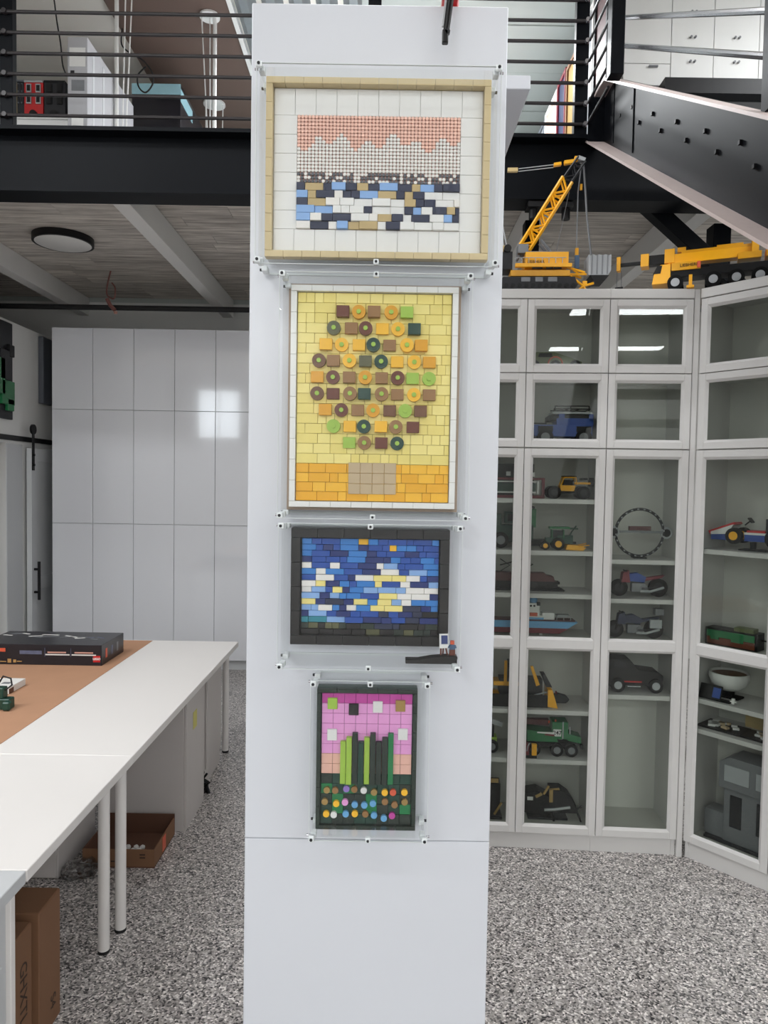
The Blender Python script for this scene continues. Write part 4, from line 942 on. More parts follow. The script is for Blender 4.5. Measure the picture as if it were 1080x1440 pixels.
motorbike('toy_motorbike', 'red and blue brick-built racing motorbike on the corner cabinet shelf', 898, S2[1], 'toy_blue', 'dark_red', 'dark_red')
motorbike('toy_motorbike', 'dark blue brick-built touring motorbike with grey cases', 892, 1.04, 'navy', 'navy', 'navy', cases=True)
p, s = on1(888, S2[2], 0.13)
toy('black_hot_rod', 'black brick-built coupe with grey wheel hubs on the corner cabinet shelf', 'toy car', p, A1, s,
    [('body', 'toy_black', [('p', [(-40, 10), (36, 10), (38, 22), (32, 29), (4, 32), (-8, 46), (-38, 46), (-42, 30)], -15, 15)]), ('window', 'toy_dark', [('p', [(-10, 34), (-30, 34), (-30, 43), (-14, 43)], -15.4, 15.4)]),
     ('grille', 'toy_dark', [('b', 39, 0, 18, 2, 20, 10)]), ('side_stripe', 'red', [('b', -4, -15.6, 15, 26, 1, 2)]), ('side_step', 'toy_light', [('b', -2, -17, 9, 18, 3, 1.5)])]
    + wheel(-24, -15, 10, 10, 6, 'toy_light') + wheel(28, -15, 10, 10, 6, 'toy_light') + wheel(-24, 15, 10, 10, 6, 'toy_light') + wheel(28, 15, 10, 10, 6, 'toy_light'))

# --- angled cabinet
p, s = on3(1059, S3[0], 0.14)
toy('toy_kart', 'red, white and blue brick-built go-kart with yellow wheel hubs on a black stand', 'toy car', p, A3, s * 1.02,
    [('nose', 'red', [('p', [(-58, 25), (-22, 39), (-20, 36), (-55, 20)], -12, 12)]), ('nose_panel', 'toy_white', [('p', [(-54, 24), (-22, 36), (-30, 22), (-54, 20)], -12.5, 12.5)]), ('hull', 'toy_blue', [('b', -40, 0, 17, 28, 22, 8), ('b', 8, 0, 18, 30, 26, 9)]),
     ('side_panel', 'toy_white', [('b', 8, 0, 24, 31, 27, 3)]), ('stripe', 'red', [('b', 8, 0, 27, 24, 26, 3)]), ('steering_wheel', 'toy_black', [('t', [(-12, 0, 35), (-4, 0, 42)], 1), ('b', -4, 0, 42, 1.5, 10, 8, 0, -40)]),
     ('seat', 'toy_dark', [('b', 26, 0, 34, 14, 18, 22)]), ('engine', 'toy_black', [('b', 40, 0, 30, 14, 22, 16)]), ('stand', 'toy_black', [('c', 0, 0, 6, 4, 12, 'z'), ('b', 2, 0, 1, 36, 20, 2)])]
    + wheel(-20, -14, 20, 11, 8, 'yellow') + wheel(36, -15, 19, 14, 10, 'yellow') + wheel(-20, 14, 20, 11, 8, 'yellow') + wheel(36, 15, 19, 14, 10, 'yellow'))
p, s = on3(1030, 1.04, 0.12)
toy('grass_base', 'black edged display base with green grass and brown earth blocks', 'model', p, A3, s * 1.2,
    [('plinth', 'toy_black', [('b', 0, 4, 10, 60, 20, 20)]), ('grass', 'toy_green', [('b', 0, -6.5, 14, 55, 3, 8), ('b', -18, -6.5, 9, 10, 3, 4), ('b', 8, -6.5, 9, 14, 3, 4)]), ('earth', 'rust', [('b', 0, -6, 6, 55, 2, 9)]),
     ('hill', 'olive', [('b', 14, 2, 22, 22, 14, 5)]), ('crank', 'toy_black', [('t', [(30, 6, 12), (38, 6, 12), (38, 6, 24), (42, 6, 24)], 1.3)])])
p, s = on3(1024, S3[1], 0.17)
toy('white_pod', 'white bowl shaped brick-built pod on a black stand', 'model', p, A3, s * 1.15,
    [('bowl', 'toy_white', [('l', [(0.1, 8), (12, 10), (20, 16), (23.5, 25), (23, 31), (21, 31), (21, 25), (17, 18), (0.1, 13)], 0, 0, 0, 28)]), ('lining', 'brown_dark', [('c', 0, 0, 27, 20.5, 3, 'z')]), ('stand', 'toy_black', [('c', 0, 0, 4, 7, 8, 'z'), ('b', 0, 0, 1, 30, 18, 2)])])
p, s = on3(999, S3[1], 0.05)
toy('name_plaque', 'small black plaque with blue print before the white pod', 'plaque', p, A3, s * 1.1,
    [('plate', 'toy_black', [('b', 0, 0, 11, 28, 2, 18, -20)]), ('print', 'toy_blue', [('b', 8, -1.2, 11, 10, 0.6, 13, -20)]), ('base', 'toy_black', [('b', 4, 4, 1.2, 40, 8, 2.4)])])
p, s = on3(1031, S3[1], 0.05)
toy('tiny_figure', 'tiny white piece standing at the shelf edge before the pod', 'toy', p, A3, s,
    [('body', 'toy_white', [('b', 0, 0, 4, 4, 3, 5), ('b', -3, 0, 5, 3, 2, 2), ('b', 3, 0, 5, 3, 2, 2)]), ('head', 'toy_white', [('b', 0, 0, 8, 4, 3, 3)])])
for i, px in enumerate((1018, 1078)):
    p, s = on3(px, S3[2], 0.13)
    parts = [('plate', 'toy_black', [('b', 0, 0, 1.5, 58, 40, 3)])]
    for k in range(14):
        parts.append(('brick', 'toy_white' if k % 4 else 'beige', [('b', random.uniform(-20, 20), random.uniform(-13, 13), 4.5, random.uniform(6, 10), random.uniform(5, 8), 3, 0, 0, random.uniform(-40, 40))]))
    toy('brick_tray', ('black tray scattered with white bricks, left one on its shelf' if i == 0 else 'black tray of cream bricks in front of a tan card'), 'tray', p, A3, s * 1.0, parts)
p, s = on3(1064, S3[2], 0.245)
toy('tan_card', 'tan cardboard sheet propped behind the brick trays', 'card', p, A3, s, [('sheet', 'tan', [('b', 6, 0, 12, 44, 1.5, 24)])])
p, s = on3(1054, 0.105, 0.15)
toy('grey_block_model', 'large dull grey blocky brick-built model on the angled cabinet floor', 'model', p, A3, s * 1.15,
    [('upper_block', 'toy_grey', [('p', [(-32, 72), (46, 72), (46, 104), (34, 112), (-20, 112), (-32, 104)], -20, 20)]), ('side_block', 'toy_grey', [('b', -40, 0, 20, 24, 24, 32)]), ('lower_block', 'toy_grey', [('b', 6, 0, 38, 66, 30, 68)]),
     ('panel', 'toy_light', [('b', -10, -20.6, 92, 30, 1.5, 20)]), ('panel', 'toy_light', [('b', 26, -20.6, 92, 26, 1.5, 20)]), ('panel', 'toy_dark', [('b', -12, -15.6, 44, 14, 1.5, 40)]), ('panel', 'toy_dark', [('b', 20, -15.6, 44, 14, 1.5, 40)]),
     ('base', 'toy_dark', [('b', -2, 0, 2, 96, 36, 4)])])

# ------------------------------------------------------------------ cranes on top of the cabinets
def lattice(x0, z0, x1, z1, hw, y, n, r):
    """a four chord lattice boom in the x,z plane"""
    d = Vector((x1 - x0, 0, z1 - z0)); L = d.length; u = d / L; nn = Vector((-u.z, 0, u.x))
    out = []
    A = Vector((x0, 0, z0))
    for sy in (-y, y):
        for sn in (-hw, hw):
            a = A + nn * sn; b = A + d + nn * sn
            out.append(('t', [(a.x, sy, a.z), (b.x, sy, b.z)], r, 4))
        for i in range(n):
            a = A + d * (i / n) + nn * (-hw if i % 2 else hw); b = A + d * ((i + 1) / n) + nn * (hw if i % 2 else -hw)
            out.append(('t', [(a.x, sy, a.z), (b.x, sy, b.z)], r * 0.7, 4))
            b2 = A + d * (i / n) - nn * (-hw if i % 2 else hw)
            if i % 2 == 0: out.append(('t', [(a.x, sy, a.z), (b2.x, sy, b2.z)], r * 0.7, 4))
    for i in range(n + 1):
        for sn in (-hw, hw):
            a = A + d * (i / n) + nn * sn; out.append(('t', [(a.x, -y, a.z), (a.x, y, a.z)], r * 0.6, 4))
    return out
q, s = shelf_spot(U1, dirv, nrm, 762, 405, CH + 0.0006, 0.10)
# local x = 0 at px 762, z = 0 at py 405
crane = toy('crawler_crane', 'yellow brick-built crawler crane with lattice boom on top of the cabinet', 'toy crane', q, A1, s,
    [('crawler_track', 'toy_dark', [('p', [(-62, 3), (-56, 0), (40, 0), (44, 6), (40, 17), (-56, 17), (-62, 10)], -26, -12)]), ('crawler_track', 'toy_dark', [('p', [(-62, 3), (-56, 0), (40, 0), (44, 6), (40, 17), (-56, 17), (-62, 10)], 12, 26)]),
     ('track_roller', 'toy_black', [('c', x, -26, 5, 3.2, 2, 'y', 12) for x in range(-52, 40, 9)]), ('track_frame', 'toy_grey', [('b', -26, -26.5, 13, 12, 2, 6), ('b', -8, -26.5, 13, 10, 2, 6), ('b', 10, -26.5, 13, 12, 2, 6)]),
     ('platform', 'deep_yellow', [('b', -6, 0, 23, 80, 44, 8)]), ('platform_rib', 'toy_black', [('b', -10, -22.5, 30, 14, 1, 3), ('b', 6, -22.5, 30, 9, 1, 3), ('b', 17, -22.5, 30, 11, 1, 3)]), ('engine_house', 'yellow', [('b', 3, 0, 42, 58, 40, 20)]), ('walkway', 'yellow', [('b', -2, -22, 33, 76, 6, 5)]),
     ('handrail', 'toy_light', [('t', [(-40, -24, 43), (28, -24, 43)], 0.5, 4)] + [('t', [(x, -24, 35), (x, -24, 43)], 0.5, 4) for x in range(-40, 30, 9)]), ('cab', 'toy_dark', [('b', -52, 0, 42, 18, 30, 24)]), ('roof_rail', 'toy_grey', [('b', 3, 0, 52.5, 60, 38, 1.5)]),
     ('boom', 'yellow', lattice(-26, 62, 30, 154, 7.5, 7, 8, 2.1)), ('boom_head', 'toy_dark', lattice(30, 154, 49, 182, 6, 6, 3, 1.4)), ('boom_tip', 'toy_light', [('b', 49, 0, 183, 10, 10, 5, 0, 20)]),
     ('boom_foot', 'toy_grey', [('b', -28, 0, 60, 14, 20, 12), ('t', [(-36, 0, 46), (-26, 0, 66)], 2.4)]), ('a_frame', 'toy_grey', [('t', [(-4, -8, 72), (12, -8, 53)], 2)]), ('a_frame', 'toy_grey', [('t', [(-4, 8, 72), (12, 8, 53)], 2)]),
     ('jib', 'yellow', [('b', 34, 0, 180, 16, 6, 5, 0, -8), ('b', 17, 0, 177, 10, 6, 4, 0, -8), ('b', 42, 0, 184, 4, 5, 7)]), ('jib_cable', 'toy_light', [('t', [(12, -2, 176), (-36, -2, 171)], 0.6, 4), ('t', [(12, 2, 174), (-36, 2, 169)], 0.6, 4)]), ('jib_end', 'tan', [('b', -44, 0, 170, 14, 5, 5)]),
     ('guy_cable', 'toy_grey', [('t', [(50, 0, 180), (46, 0, 140), (46, 0, 62)], 0.9, 6), ('t', [(52, 0, 180), (56, 0, 140), (59, 0, 105), (66, 0, 54)], 1.4, 6), ('t', [(34, 0, 140), (18, 0, 56)], 0.4, 4)]), ('pulley', 'deep_yellow', [('b', 50, 0, 146, 3, 3, 8), ('b', 46.5, 0, 58, 4.5, 4, 10)]),
     ('hook_block', 'steel_blue', [('b', 47, 0, 44, 6, 5, 18)]), ('counterweight', 'toy_light', [('p', [(60, 22), (86, 22), (90, 28), (90, 50), (86, 48), (82, 50), (78, 48), (74, 50), (70, 48), (66, 50), (62, 48), (60, 50)], -16, 16)]), ('counterweight_rib', 'toy_grey', [('b', 64, -16.5, 36, 1.6, 1.6, 26)]), ('counterweight_rib', 'toy_grey', [('b', 71, -16.5, 36, 1.6, 1.6, 26)]), ('counterweight_rib', 'toy_grey', [('b', 78, -16.5, 36, 1.6, 1.6, 26)]), ('counterweight_rib', 'toy_grey', [('b', 85, -16.5, 36, 1.6, 1.6, 26)]), ('counterweight_tray', 'toy_black', [('p', [(62, 22), (88, 22), (82, 15), (66, 15)], -16, 16)]),
     ('rear_frame', 'yellow', [('t', [(30, -12, 34), (56, -12, 26)], 1.8), ('t', [(30, -12, 24), (58, -12, 24)], 1.5), ('t', [(36, -12, 22), (54, -12, 8), (68, -12, 12)], 1.8), ('t', [(54, -12, 8), (46, -12, 1)], 1.8), ('t', [(54, -12, 8), (58, -12, 1)], 1.8), ('b', 56, -10, 12, 6, 6, 6), ('t', [(40, -12, 30), (48, -12, 24)], 1.2)]), ('rear_frame', 'yellow', [('t', [(30, 12, 34), (56, 12, 26)], 1.8)]),
     ('winch', 'toy_black', [('c', -50, -8, 58, 5, 20, 'y')]), ('mast', 'toy_light', [('t', [(-48, -6, 54), (-53, -6, 76), (-58, -6, 98)], 1.0), ('t', [(-54, -6, 54), (-56, -6, 76), (-58, -6, 98)], 1.0)]), ('mast_block', 'tan', [('b', -55, -6, 60, 6, 5, 9)])])
ob = link('lettering', text_mesh('LIEBHERR', 5.5 * s, 'toy_black'), crane); ob.location = (-12 * s, -20.4 * s, 38.5 * s); ob.rotation_euler = (R(90), 0, 0)
q4, s4 = shelf_spot(U2, dirv, nrm, 1000, 405, CH + 0.0006, 0.17)
mc = toy('mobile_crane', 'yellow brick-built mobile crane truck with five axles on top of the corner cabinets', 'toy crane', Vector((1.565, 3.375, CH + 0.0006)), -24, s4 * 1.05,
    [('chassis', 'toy_black', [('b', 18, 0, 22, 180, 26, 10)]), ('cab', 'yellow', [('p', [(-82, 10), (-60, 10), (-60, 34), (-72, 34), (-80, 22)], -15, 15)]), ('cab_window', 'toy_black', [('p', [(-81, 23), (-72, 23), (-70, 33), (-76, 33)], -15.5, 15.5)]), ('cab_side', 'deep_yellow', [('b', -42, 0, 30, 34, 30, 10)]),
     ('boom', 'yellow', [('b', -14, 0, 42, 100, 16, 12), ('b', -62, 0, 46, 12, 18, 18)]), ('boom_top', 'deep_yellow', [('b', -6, 0, 50, 84, 12, 4), ('b', -48, 0, 54, 10, 8, 6), ('b', 8, 0, 52, 30, 10, 5)]), ('boom_section', 'toy_black', [('b', -78, 0, 44, 26, 12, 12), ('b', -108, 0, 43, 40, 5, 4)]), ('boom_collar', 'yellow', [('b', -92, 0, 44, 10, 18, 16)]),
     ('boom_tip', 'yellow', [('b', -125, 0, 44, 5, 10, 18)]), ('hook_cable', 'toy_grey', [('t', [(-127, 0, 36), (-127, 0, 14)], 0.5, 4), ('t', [(-122, 0, 36), (-121, 0, 14)], 0.5, 4)]), ('hook', 'toy_black', [('b', -124, 0, 11, 10, 6, 6), ('t', [(-124, 0, 9), (-122, 0, 4), (-126, 0, 3)], 1.2)]),
     ('turntable', 'yellow', [('b', 30, 0, 36, 26, 28, 8), ('b', 36, 0, 46, 8, 26, 22)]), ('counterweight', 'yellow', [('p', [(48, 32), (92, 32), (92, 50), (78, 58), (60, 54), (48, 44)], -16, 16)]), ('counterweight_slot', 'toy_black', [('p', [(52, 44), (64, 50), (62, 52), (51, 46)], -16.5, 16.5)]),
     ('outrigger', 'yellow', [('b', -36, -18, 10, 4, 4, 14), ('b', -36, -18, 2, 9, 8, 3)]), ('warning_panel', 'orange_red', [('b', -27, -15.6, 30, 4, 1, 8)])]
    + sum([wheel(x, -14, 9.5, 9.5, 8, 'toy_light') for x in (-54, -10, 16, 42, 68)], []) + sum([wheel(x, 14, 9.5, 9.5, 8, 'toy_light') for x in (-54, -10, 16, 42, 68)], []))
for (x, z) in ((-38, 30.5), (70, 46)):
    ob = link('lettering', text_mesh('LIEBHERR', 5.5 * s4, 'toy_black'), mc); ob.location = (x * s4 * 1.05, (-15.4 if x < 0 else -16.4) * s4 * 1.05, z * s4 * 1.05); ob.rotation_euler = (R(90), 0, 0)

# ------------------------------------------------------------------ display cases and brick pictures on the column
AY = 1.695                                          # front plane of the pictures
TILE = {}
def tile_mesh(w, h, th, m, nm='tile', bevel=0.0006):
    k = (round(w, 5), round(h, 5), round(th, 5), m)
    if k not in TILE: TILE[k] = MB().bb(-w / 2, w / 2, -th, 0, -h / 2, h / 2).mesh(nm, m, bevel)
    return TILE[k]
def rect_from(xl, xr, yt, yb, Y):
    xm, ym = (xl + xr) / 2, (yt + yb) / 2
    return W(xl, ym, Y).x, W(xr, ym, Y).x, W(xm, yb, Y).z, W(xm, yt, Y).z
class Pic:
    """a picture hung flat on the column; local x to the right, z up, y = 0 on the column face"""
    def __init__(s, name, label, xl, xr, yt, yb, depth=CY - AY):
        s.x0, s.x1, s.z0, s.z1 = rect_from(xl, xr, yt, yb, AY)
        s.t = thing(name, label, 'picture', ((s.x0 + s.x1) / 2, CY, s.z0)); s.d = depth
        s.w = s.x1 - s.x0; s.h = s.z1 - s.z0; s.px0, s.py0 = xl, yt
        s.k = s.w / (xr - xl); s.kz = s.h / (yb - yt)
    def X(s, px): return (px - s.px0) * s.k - s.w / 2
    def Z(s, py): return s.h - (py - s.py0) * s.kz
    def slab(s, nm, m, x0, x1, y0, y1, front, back=None, bevel=0.001, parent=None):      # px rectangle, front/back depth in metres from the column
        back = 0.0015 if back is None else back
        return build(MB().bb(s.X(x0), s.X(x1), -front, -back, s.Z(y1), s.Z(y0)), nm, m, parent or s.t, bevel)
    def tile(s, nm, m, x0, x1, y0, y1, base, th, gap=0.0006):
        w = (x1 - x0) * s.k - gap; h = (y1 - y0) * s.kz - gap
        return link(nm, tile_mesh(w, h, th, m, nm), s.t, (s.X((x0 + x1) / 2), -base, s.Z((y0 + y1) / 2)))
    def studs(s, nm, m, pts, r, base, th, n=8):
        mb = MB()
        for px, py in pts: mb.cyl(s.X(px), -base - th / 2, s.Z(py), r * s.k, th, 'y', n)
        o = build(mb, nm, m, s.t); o['kind'] = 'stuff'; return o
rnd = random.Random(11)

# ---- picture 1: tan frame, white mount, coral / cream / navy brick mosaic (plain bands)
P = Pic('brick_picture', 'wide tan framed brick mosaic with coral and navy field, topmost on the column', 373, 689, 109, 363)
P.slab('back_board', 'art_white', 374, 688, 110, 362, 0.030)
fw = 9.5
def ring(P, m, x0, x1, y0, y1, fw, nx, ny, base, th, nm='frame_tile'):
    st = (x1 - x0) / nx
    for i in range(nx):
        P.tile(nm, m, x0 + i * st, x0 + (i + 1) * st, y0, y0 + fw, base, th); P.tile(nm, m, x0 + i * st, x0 + (i + 1) * st, y1 - fw, y1, base, th)
    st = (y1 - y0 - 2 * fw) / ny
    for i in range(ny):
        P.tile(nm, m, x0, x0 + fw, y0 + fw + i * st, y0 + fw + (i + 1) * st, base, th); P.tile(nm, m, x1 - fw, x1, y0 + fw + i * st, y0 + fw + (i + 1) * st, base, th)
ring(P, 'frame_tan', 373, 689, 109, 363, fw, 12, 9, 0.031, 0.024)
bx0, bx1, by0, by1 = 383, 679, 119, 353; ix0, ix1, iy0, iy1 = 416, 648, 157, 319
nx = 10; st = (bx1 - bx0) / nx
for i in range(nx):
    P.tile('mount_tile', 'art_white', bx0 + i * st, bx0 + (i + 1) * st, by0, iy0, 0.030, 0.004); P.tile('mount_tile', 'art_white', bx0 + i * st, bx0 + (i + 1) * st, iy1, by1, 0.030, 0.004)
for i in range(6):
    st = (iy1 - iy0) / 6
    P.tile('mount_tile', 'art_white', bx0, ix0, iy0 + i * st, iy0 + (i + 1) * st, 0.030, 0.004); P.tile('mount_tile', 'art_white', ix1, bx1, iy0 + i * st, iy0 + (i + 1) * st, 0.030, 0.004)
P.slab('mosaic_base', 'coral_back', ix0, ix1, iy0, iy1, 0.032, 0.0302)
pc_, pw_, ps_ = [], [], []
nxs, nzs = 46, 32; sx = (ix1 - ix0) / nxs; sy = (iy1 - iy0) / nzs
for j in range(19):
    for i in range(nxs):
        q = (ix0 + (i + 0.5) * sx, iy0 + (j + 0.5) * sy)
        lim = 7 + 1.6 * math.sin(i * 0.9) + 1.2 * math.sin(i * 0.37 + 1)
        if j < lim: pc_.append(q)
        elif j < 16: pw_.append(q)
        else: (ps_ if rnd.random() < 0.6 else pw_).append(q)
P.studs('coral_studs', 'coral', pc_, 2.4, 0.032, 0.005); P.studs('cream_studs', 'off_white', pw_, 2.4, 0.032, 0.005); P.studs('slate_studs', 'slate', ps_, 2.25, 0.032, 0.005)
y = iy0 + 19 * sy; rows = 6; rh = (iy1 - y) / rows
for j in range(rows):
    x = ix0
    while x < ix1 - 1:
        L = min(rnd.choice((12, 16, 20, 26)), ix1 - x)
        if ix1 - (x + L) < 6: L = ix1 - x
        P.tile('plate', rnd.choice(('navy', 'navy', 'navy', 'art_white', 'art_white', 'pale_blue', 'off_white', 'tan')), x, x + L, y + j * rh, y + (j + 1) * rh, 0.032, rnd.choice((0.006, 0.009, 0.012))); x += L

# ---- picture 2: pale yellow tile field with a block of brown and ochre plates
P = Pic('brick_picture', 'tall yellow brick mosaic in white and wood frame, second from the top on the column', 403, 647, 397, 719)
P.slab('back_board', 'frame_wood', 403, 647, 397, 719, 0.034)
ring(P, 'art_white', 407.5, 642.5, 401.5, 714.5, 8.5, 8, 10, 0.034, 0.020)
fx0, fx1, fy0, fy1 = 416.5, 633.5, 410.5, 705.5; split = 652
y = fy0
while y < fy1 - 1:
    rh = 14.2 if y < split - 1 else (fy1 - split) / 4
    rh = min(rh, (split if y < split - 1 else fy1) - y)
    x = fx0
    while x < fx1 - 1:
        L = min(rnd.choice((12, 18, 24, 30)), fx1 - x)
        if fx1 - (x + L) < 7: L = fx1 - x
        P.tile('tile', rnd.choice(('pale_yellow', 'butter')) if y < split - 1 else rnd.choice(('amber', 'amber_deep')), x, x + L, y, y + rh, 0.034, rnd.choice((0.008, 0.009))); x += L
    y += rh
# centre block: rows of round and square plates in mixed earth colours (no picture, just a pattern)
pal = ['brown', 'brown', 'brown', 'brown_dark', 'amber', 'amber', 'moss', 'dark_green', 'rust', 'lime', 'deep_yellow']
for j in range(9):
    nrow = (5, 6, 7, 8, 8, 8, 7, 6, 4)[j]
    for i in range(nrow):
        px = 525 + (i - (nrow - 1) / 2) * 22.5 + rnd.uniform(-1.5, 1.5); py = 438 + j * 23
        c = rnd.choice(pal); hgt = 0.008 + rnd.random() * 0.010
        if (i + j) % 2:
            key = ('round', c)
            if key not in TILE: TILE[key] = MB().cyl(0, -0.5, 0, 9.6 * P.k, 1.0, 'y', 20).mesh('round_plate', c)
            o = link('round_plate', TILE[key], P.t, (P.X(px), -0.0425, P.Z(py))); o.scale = (1, hgt, 1)
            key = ('knob', 'g')
            if key not in TILE: TILE[key] = MB().cyl(0, -0.5, 0, 3.2 * P.k, 1.0, 'y', 12).mesh('stud', 'lime')
            o2 = link('stud', TILE[key], P.t, (P.X(px), -0.0425 - hgt, P.Z(py))); o2.scale = (1, 0.004, 1)
        else:
            P.tile('square_plate', c, px - 9, px + 9, py - 8, py + 8, 0.0425, round(hgt, 3))
for j in range(3):
    for i in range(4): P.tile('square_plate', 'beige', 491 + i * 17, 508 + i * 17, 650 + j * 15, 665 + j * 15, 0.0425, 0.005)

# ---- picture 3: black frame, rows of blue plates
P = Pic('brick_picture', 'blue brick relief in a black frame, third from the top on the column', 408.5, 631.5, 744, 908)
P.slab('back_board', 'art_black', 408.5, 631.5, 744, 908, 0.030)
ring(P, 'art_black', 408.5, 631.5, 744, 908, 13.5, 6, 4, 0.030, 0.025)
fx0, fx1, fy0, fy1 = 423, 617, 758.5, 895
rows = 16; rh = (fy1 - fy0) / rows
for j in range(rows):
    if j < 4: pal = ['mid_blue', 'mid_blue', 'deep_blue', 'azure', 'mid_blue', 'amber', 'deep_blue']
    elif j < 10: pal = ['mid_blue', 'azure', 'pale_blue', 'pale_blue', 'off_white', 'deep_blue', 'mid_blue', 'butter']
    elif j < 12: pal = ['pale_blue', 'butter', 'off_white', 'azure', 'deep_blue', 'navy']
    elif j < 14: pal = ['navy', 'teal', 'mid_blue', 'pale_blue', 'deep_blue', 'art_black', 'navy']
    else: pal = ['art_black', 'pine', 'art_black', 'navy', 'moss', 'art_black']
    x = fx0
    while x < fx1 - 1:
        L = min(rnd.choice((10, 14, 20, 26)), fx1 - x)
        if fx1 - (x + L) < 6: L = fx1 - x
        P.tile('plate', rnd.choice(pal), x, x + L, fy0 + j * rh, fy0 + (j + 1) * rh, 0.030, rnd.choice((0.008, 0.010, 0.013))); x += L

# ---- picture 4: dark green frame, pink field over green blocks
P = Pic('brick_picture', 'pink and green brick relief in a dark green frame, lowest on the column', 444, 586, 971, 1170)
P.slab('back_board', 'dark_green', 444, 586, 971, 1170, 0.034)
ring(P, 'pine', 444, 586, 971, 1170, 6, 5, 7, 0.034, 0.012)
fx0, fx1, fy0, fy1 = 451, 579, 978, 1163
nx, ny = 8, 13; sx = (fx1 - fx0) / nx; sy = (fy1 - fy0) / ny
for j in range(ny):
    for i in range(nx):
        if j == 0: c = 'magenta'
        elif j < 6: c = 'pink'
        elif j < 8: c = 'peach'
        else: c = rnd.choice(('dark_green', 'emerald', 'dark_green', 'pine'))
        P.tile('tile', c, fx0 + i * sx, fx0 + (i + 1) * sx, fy0 + j * sy, fy0 + (j + 1) * sy, 0.034, 0.005)
for i in range(9):                                   # upright green bars side by side
    x = 478 + i * 8.4; top = 1044 - (i % 3) * 6
    P.tile('upright_bar', rnd.choice(('emerald', 'dark_green', 'emerald', 'lime', 'pine')), x, x + 8, top, 1104, 0.039, 0.012 + 0.004 * (i % 2))
for k in range(26):
    c = rnd.choice(('lavender', 'orange_red', 'amber', 'sky_blue', 'pink', 'toy_white', 'magenta', 'brown', 'gold'))
    px = 458 + (k % 9) * 13.8 + rnd.uniform(-2, 2); py = 1114 + (k // 9) * 18 + rnd.uniform(-3, 3)
    key = ('dot', c)
    if key not in TILE: TILE[key] = MB().cyl(0, -0.004, 0, 4.6 * P.k, 0.008, 'y', 14).mesh('round_plate', c)
    link('round_plate', TILE[key], P.t, (P.X(px), -0.039, P.Z(py)))
for (px, py, c) in ((466, 992, 'lime'), (496, 1000, 'art_black'), (530, 996, 'toy_white'), (562, 994, 'gold'), (466, 1036, 'toy_white'), (566, 1034, 'toy_white')):
    P.tile('square_plate', c, px - 7, px + 7, py - 8, py + 8, 0.039, 0.006)

# ---- clear acrylic cases
CF = 1.632                                          # front plane of the cases
def case(label, xl, xr, yt, yb):
    x0, x1, z0, z1 = rect_from(xl, xr, yt, yb, CF)
    t = thing('acrylic_case', label, 'display case', ((x0 + x1) / 2, CY, z0))
    w, h, d, th = x1 - x0, z1 - z0, CY - CF, 0.004
    bd = d - 0.001
    build(MB().bb(-w / 2, w / 2, -d, -d + th, 0, h), 'front_sheet', 'acrylic', t)
    build(MB().bb(-w / 2 + 0.006, w / 2 - 0.006, -d + th, -0.001, h - 0.012, h - 0.008), 'top_sheet', 'acrylic_side', t)
    build(MB().bb(-w / 2 + 0.006, w / 2 - 0.006, -d + th, -0.001, 0.008, 0.012), 'bottom_sheet', 'acrylic_side', t)
    build(MB().bb(-w / 2 + 0.008, -w / 2 + 0.012, -d + th, -0.001, 0.013, h - 0.013), 'side_sheet', 'acrylic_side', t)
    build(MB().bb(w / 2 - 0.012, w / 2 - 0.008, -d + th, -0.001, 0.013, h - 0.013), 'side_sheet', 'acrylic_side', t)
    e = 0.0012
    for (a, b, c, dd) in ((-w / 2, w / 2, h - e, h), (-w / 2, w / 2, 0, e), (-w / 2, -w / 2 + e, e, h - e), (w / 2 - e, w / 2, e, h - e)):
        build(MB().bb(a, b, -d - 0.0004, -d + th, c, dd), 'polished_edge', 'acrylic_edge', t)
    for (a, b, c, dd) in ((-w / 2 + 0.008, w / 2 - 0.008, h - 0.0125, h - 0.0075), (-w / 2 + 0.008, w / 2 - 0.008, 0.0075, 0.0125)):
        build(MB().bb(a, b, -0.003, -0.0008, c, dd), 'polished_edge', 'acrylic_edge', t)
    spots = [(sx * (w / 2 - 0.007), z, sx) for sx in (-1, 1) for z in (0.007, h - 0.007)]
    for (x, z, sx) in spots:
        up = 1 if z < h / 2 else -1
        br = build(MB().box(x, -d - 0.004, z, 0.013, 0.010, 0.013).box(x - sx * 0.004, -d + 0.018, z + up * 0.002, 0.013, 0.022, 0.013), 'corner_bracket', 'clear_plastic', t, 0.0015)
        build(MB().cyl(x, -d - 0.0095, z, 0.0035, 0.003, 'y', 10), 'screw', 'toy_dark', br)
        build(MB().cyl(x + sx * 0.009, -d + 0.016, z, 0.003, 0.008, 'x', 8), 'screw', 'chrome', br)
        br2 = build(MB().box(x - sx * 0.003, -0.03, z + up * 0.004, 0.014, 0.03, 0.012), 'corner_bracket', 'clear_plastic', t, 0.0015)
        build(MB().cyl(x + sx * 0.006, -0.03, z + up * 0.004, 0.0035, 0.008, 'x', 8), 'screw', 'toy_dark', br2)
    for z in (0.006, h - 0.006):
        if z > 0.01 and label.startswith('clear acrylic case around the top'): continue
        br = build(MB().box(0, -d - 0.002, z, 0.012, 0.012, 0.012), 'edge_bracket', 'clear_plastic', t, 0.0015)
        build(MB().cyl(0, -d - 0.009, z, 0.003, 0.003, 'y', 8), 'screw', 'toy_dark', br)
    return t, (x0, x1, z0, z1)
case('clear acrylic case around the topmost wide picture', 359, 703, 90, 373)
case('clear acrylic case around the tall yellow picture', 391, 662, 383, 731)
c3, r3 = case('clear acrylic case around the black framed blue picture', 390, 649, 737, 943)
case('clear acrylic case around the lowest pink and green picture', 435, 603, 958, 1184)

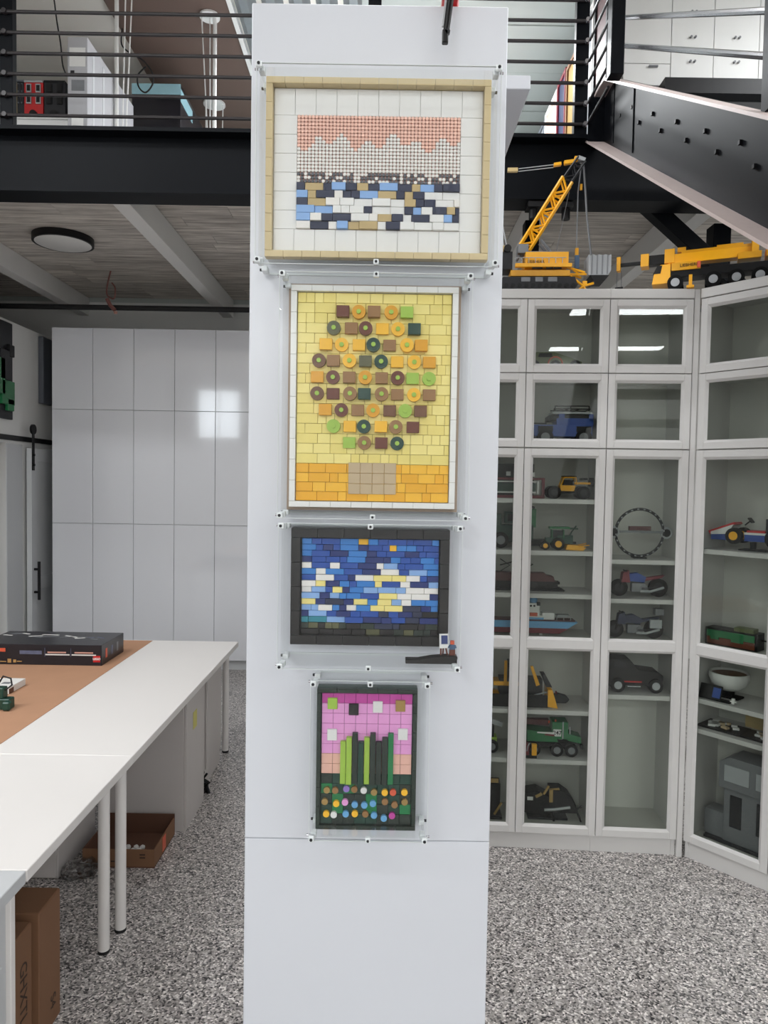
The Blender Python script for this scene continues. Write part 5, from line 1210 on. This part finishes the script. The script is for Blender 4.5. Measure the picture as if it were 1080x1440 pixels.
# small easel scene in the corner of the third case
Yb = 1.664
zf = r3[2] + 0.0125
a = W(570, 930, Yb); b_ = W(642, 934, Yb)
o = build(MB().poly([(a.x, zf), (b_.x, zf), (b_.x, zf + 0.019), (b_.x - 0.03, zf + 0.019), (b_.x - 0.06, zf + 0.016), (a.x + 0.03, zf + 0.010), (a.x, zf + 0.010)], Yb - 0.012, Yb + 0.014), 'black_ledge', 'art_black', None, 0.001)
tag(o, 'small black stepped ledge in the lower right corner of the third case', 'ledge')
ez = zf + 0.0192
c = W(624, 905, Yb)
sp = 0.00168
t = toy('tiny_easel', 'tiny easel with a blue canvas on the black ledge', 'easel', (c.x, Yb, ez), 8, sp,
    [('leg', 'rust', [('b', -4, 0, 6, 2, 2, 12)]), ('leg', 'rust', [('b', 4, 0, 6, 2, 2, 12, 0, -14)]), ('leg', 'rust', [('b', 0, 3, 6, 2, 2, 12, 18)]), ('board', 'toy_white', [('b', 0, -1, 20, 13, 1.5, 20, -8)]), ('canvas', 'deep_blue', [('b', 0.5, -1.9, 22, 9, 0.8, 12, -8)])], bevel=0.1)
c = W(636, 905, Yb)
toy('tiny_figure', 'tiny toy figure with orange head piece beside the easel', 'toy figure', (c.x, Yb, ez), 10, sp,
    [('legs', 'rust', [('b', 0, 0, 4, 8, 4, 8)]), ('torso', 'steel_blue', [('p', [(-4, 8), (4, 8), (3, 15), (-3, 15)], -2, 2)]), ('arm', 'steel_blue', [('t', [(-3.5, 0, 14), (-6, -2, 11)], 1.2)]), ('arm', 'steel_blue', [('t', [(3.5, 0, 14), (5, -2, 10)], 1.2)]), ('head', 'orange_red', [('c', 0, 0, 18, 3, 5, 'z')])], bevel=0.1)

# hook arm reaching over the top edge of the column
zc = CTOP
hook = thing('hanging_hook', 'black lattice arm of a red model hanging over the top edge of the column', 'toy crane', (W(634, 0, CY - 0.05).x, CY + 0.05, zc))
build(MB().box(0.006, 0.05, 0.03, 0.038, 0.16, 0.06), 'base', 'red', hook, 0.003)
build(MB().box(0.004, -0.065, 0.025, 0.034, 0.1, 0.03), 'arm_root', 'red', hook, 0.002)
build(MB().tube([(0.0, -0.10, 0.03), (-0.014, -0.118, -0.105)], 0.0045, 6).tube([(0.009, -0.10, 0.03), (-0.008, -0.118, -0.105)], 0.0045, 6), 'arm', 'toy_black', hook)
build(MB().tube([(-0.008, -0.10, 0.03), (-0.018, -0.115, -0.09)], 0.003, 6), 'rod', 'toy_light', hook)
build(MB().box(-0.013, -0.12, -0.116, 0.014, 0.014, 0.03), 'hook_block', 'toy_black', hook, 0.002)
build(MB().cyl(-0.008, -0.122, -0.106, 0.006, 0.01, 'y', 10), 'pulley', 'toy_dark', hook)
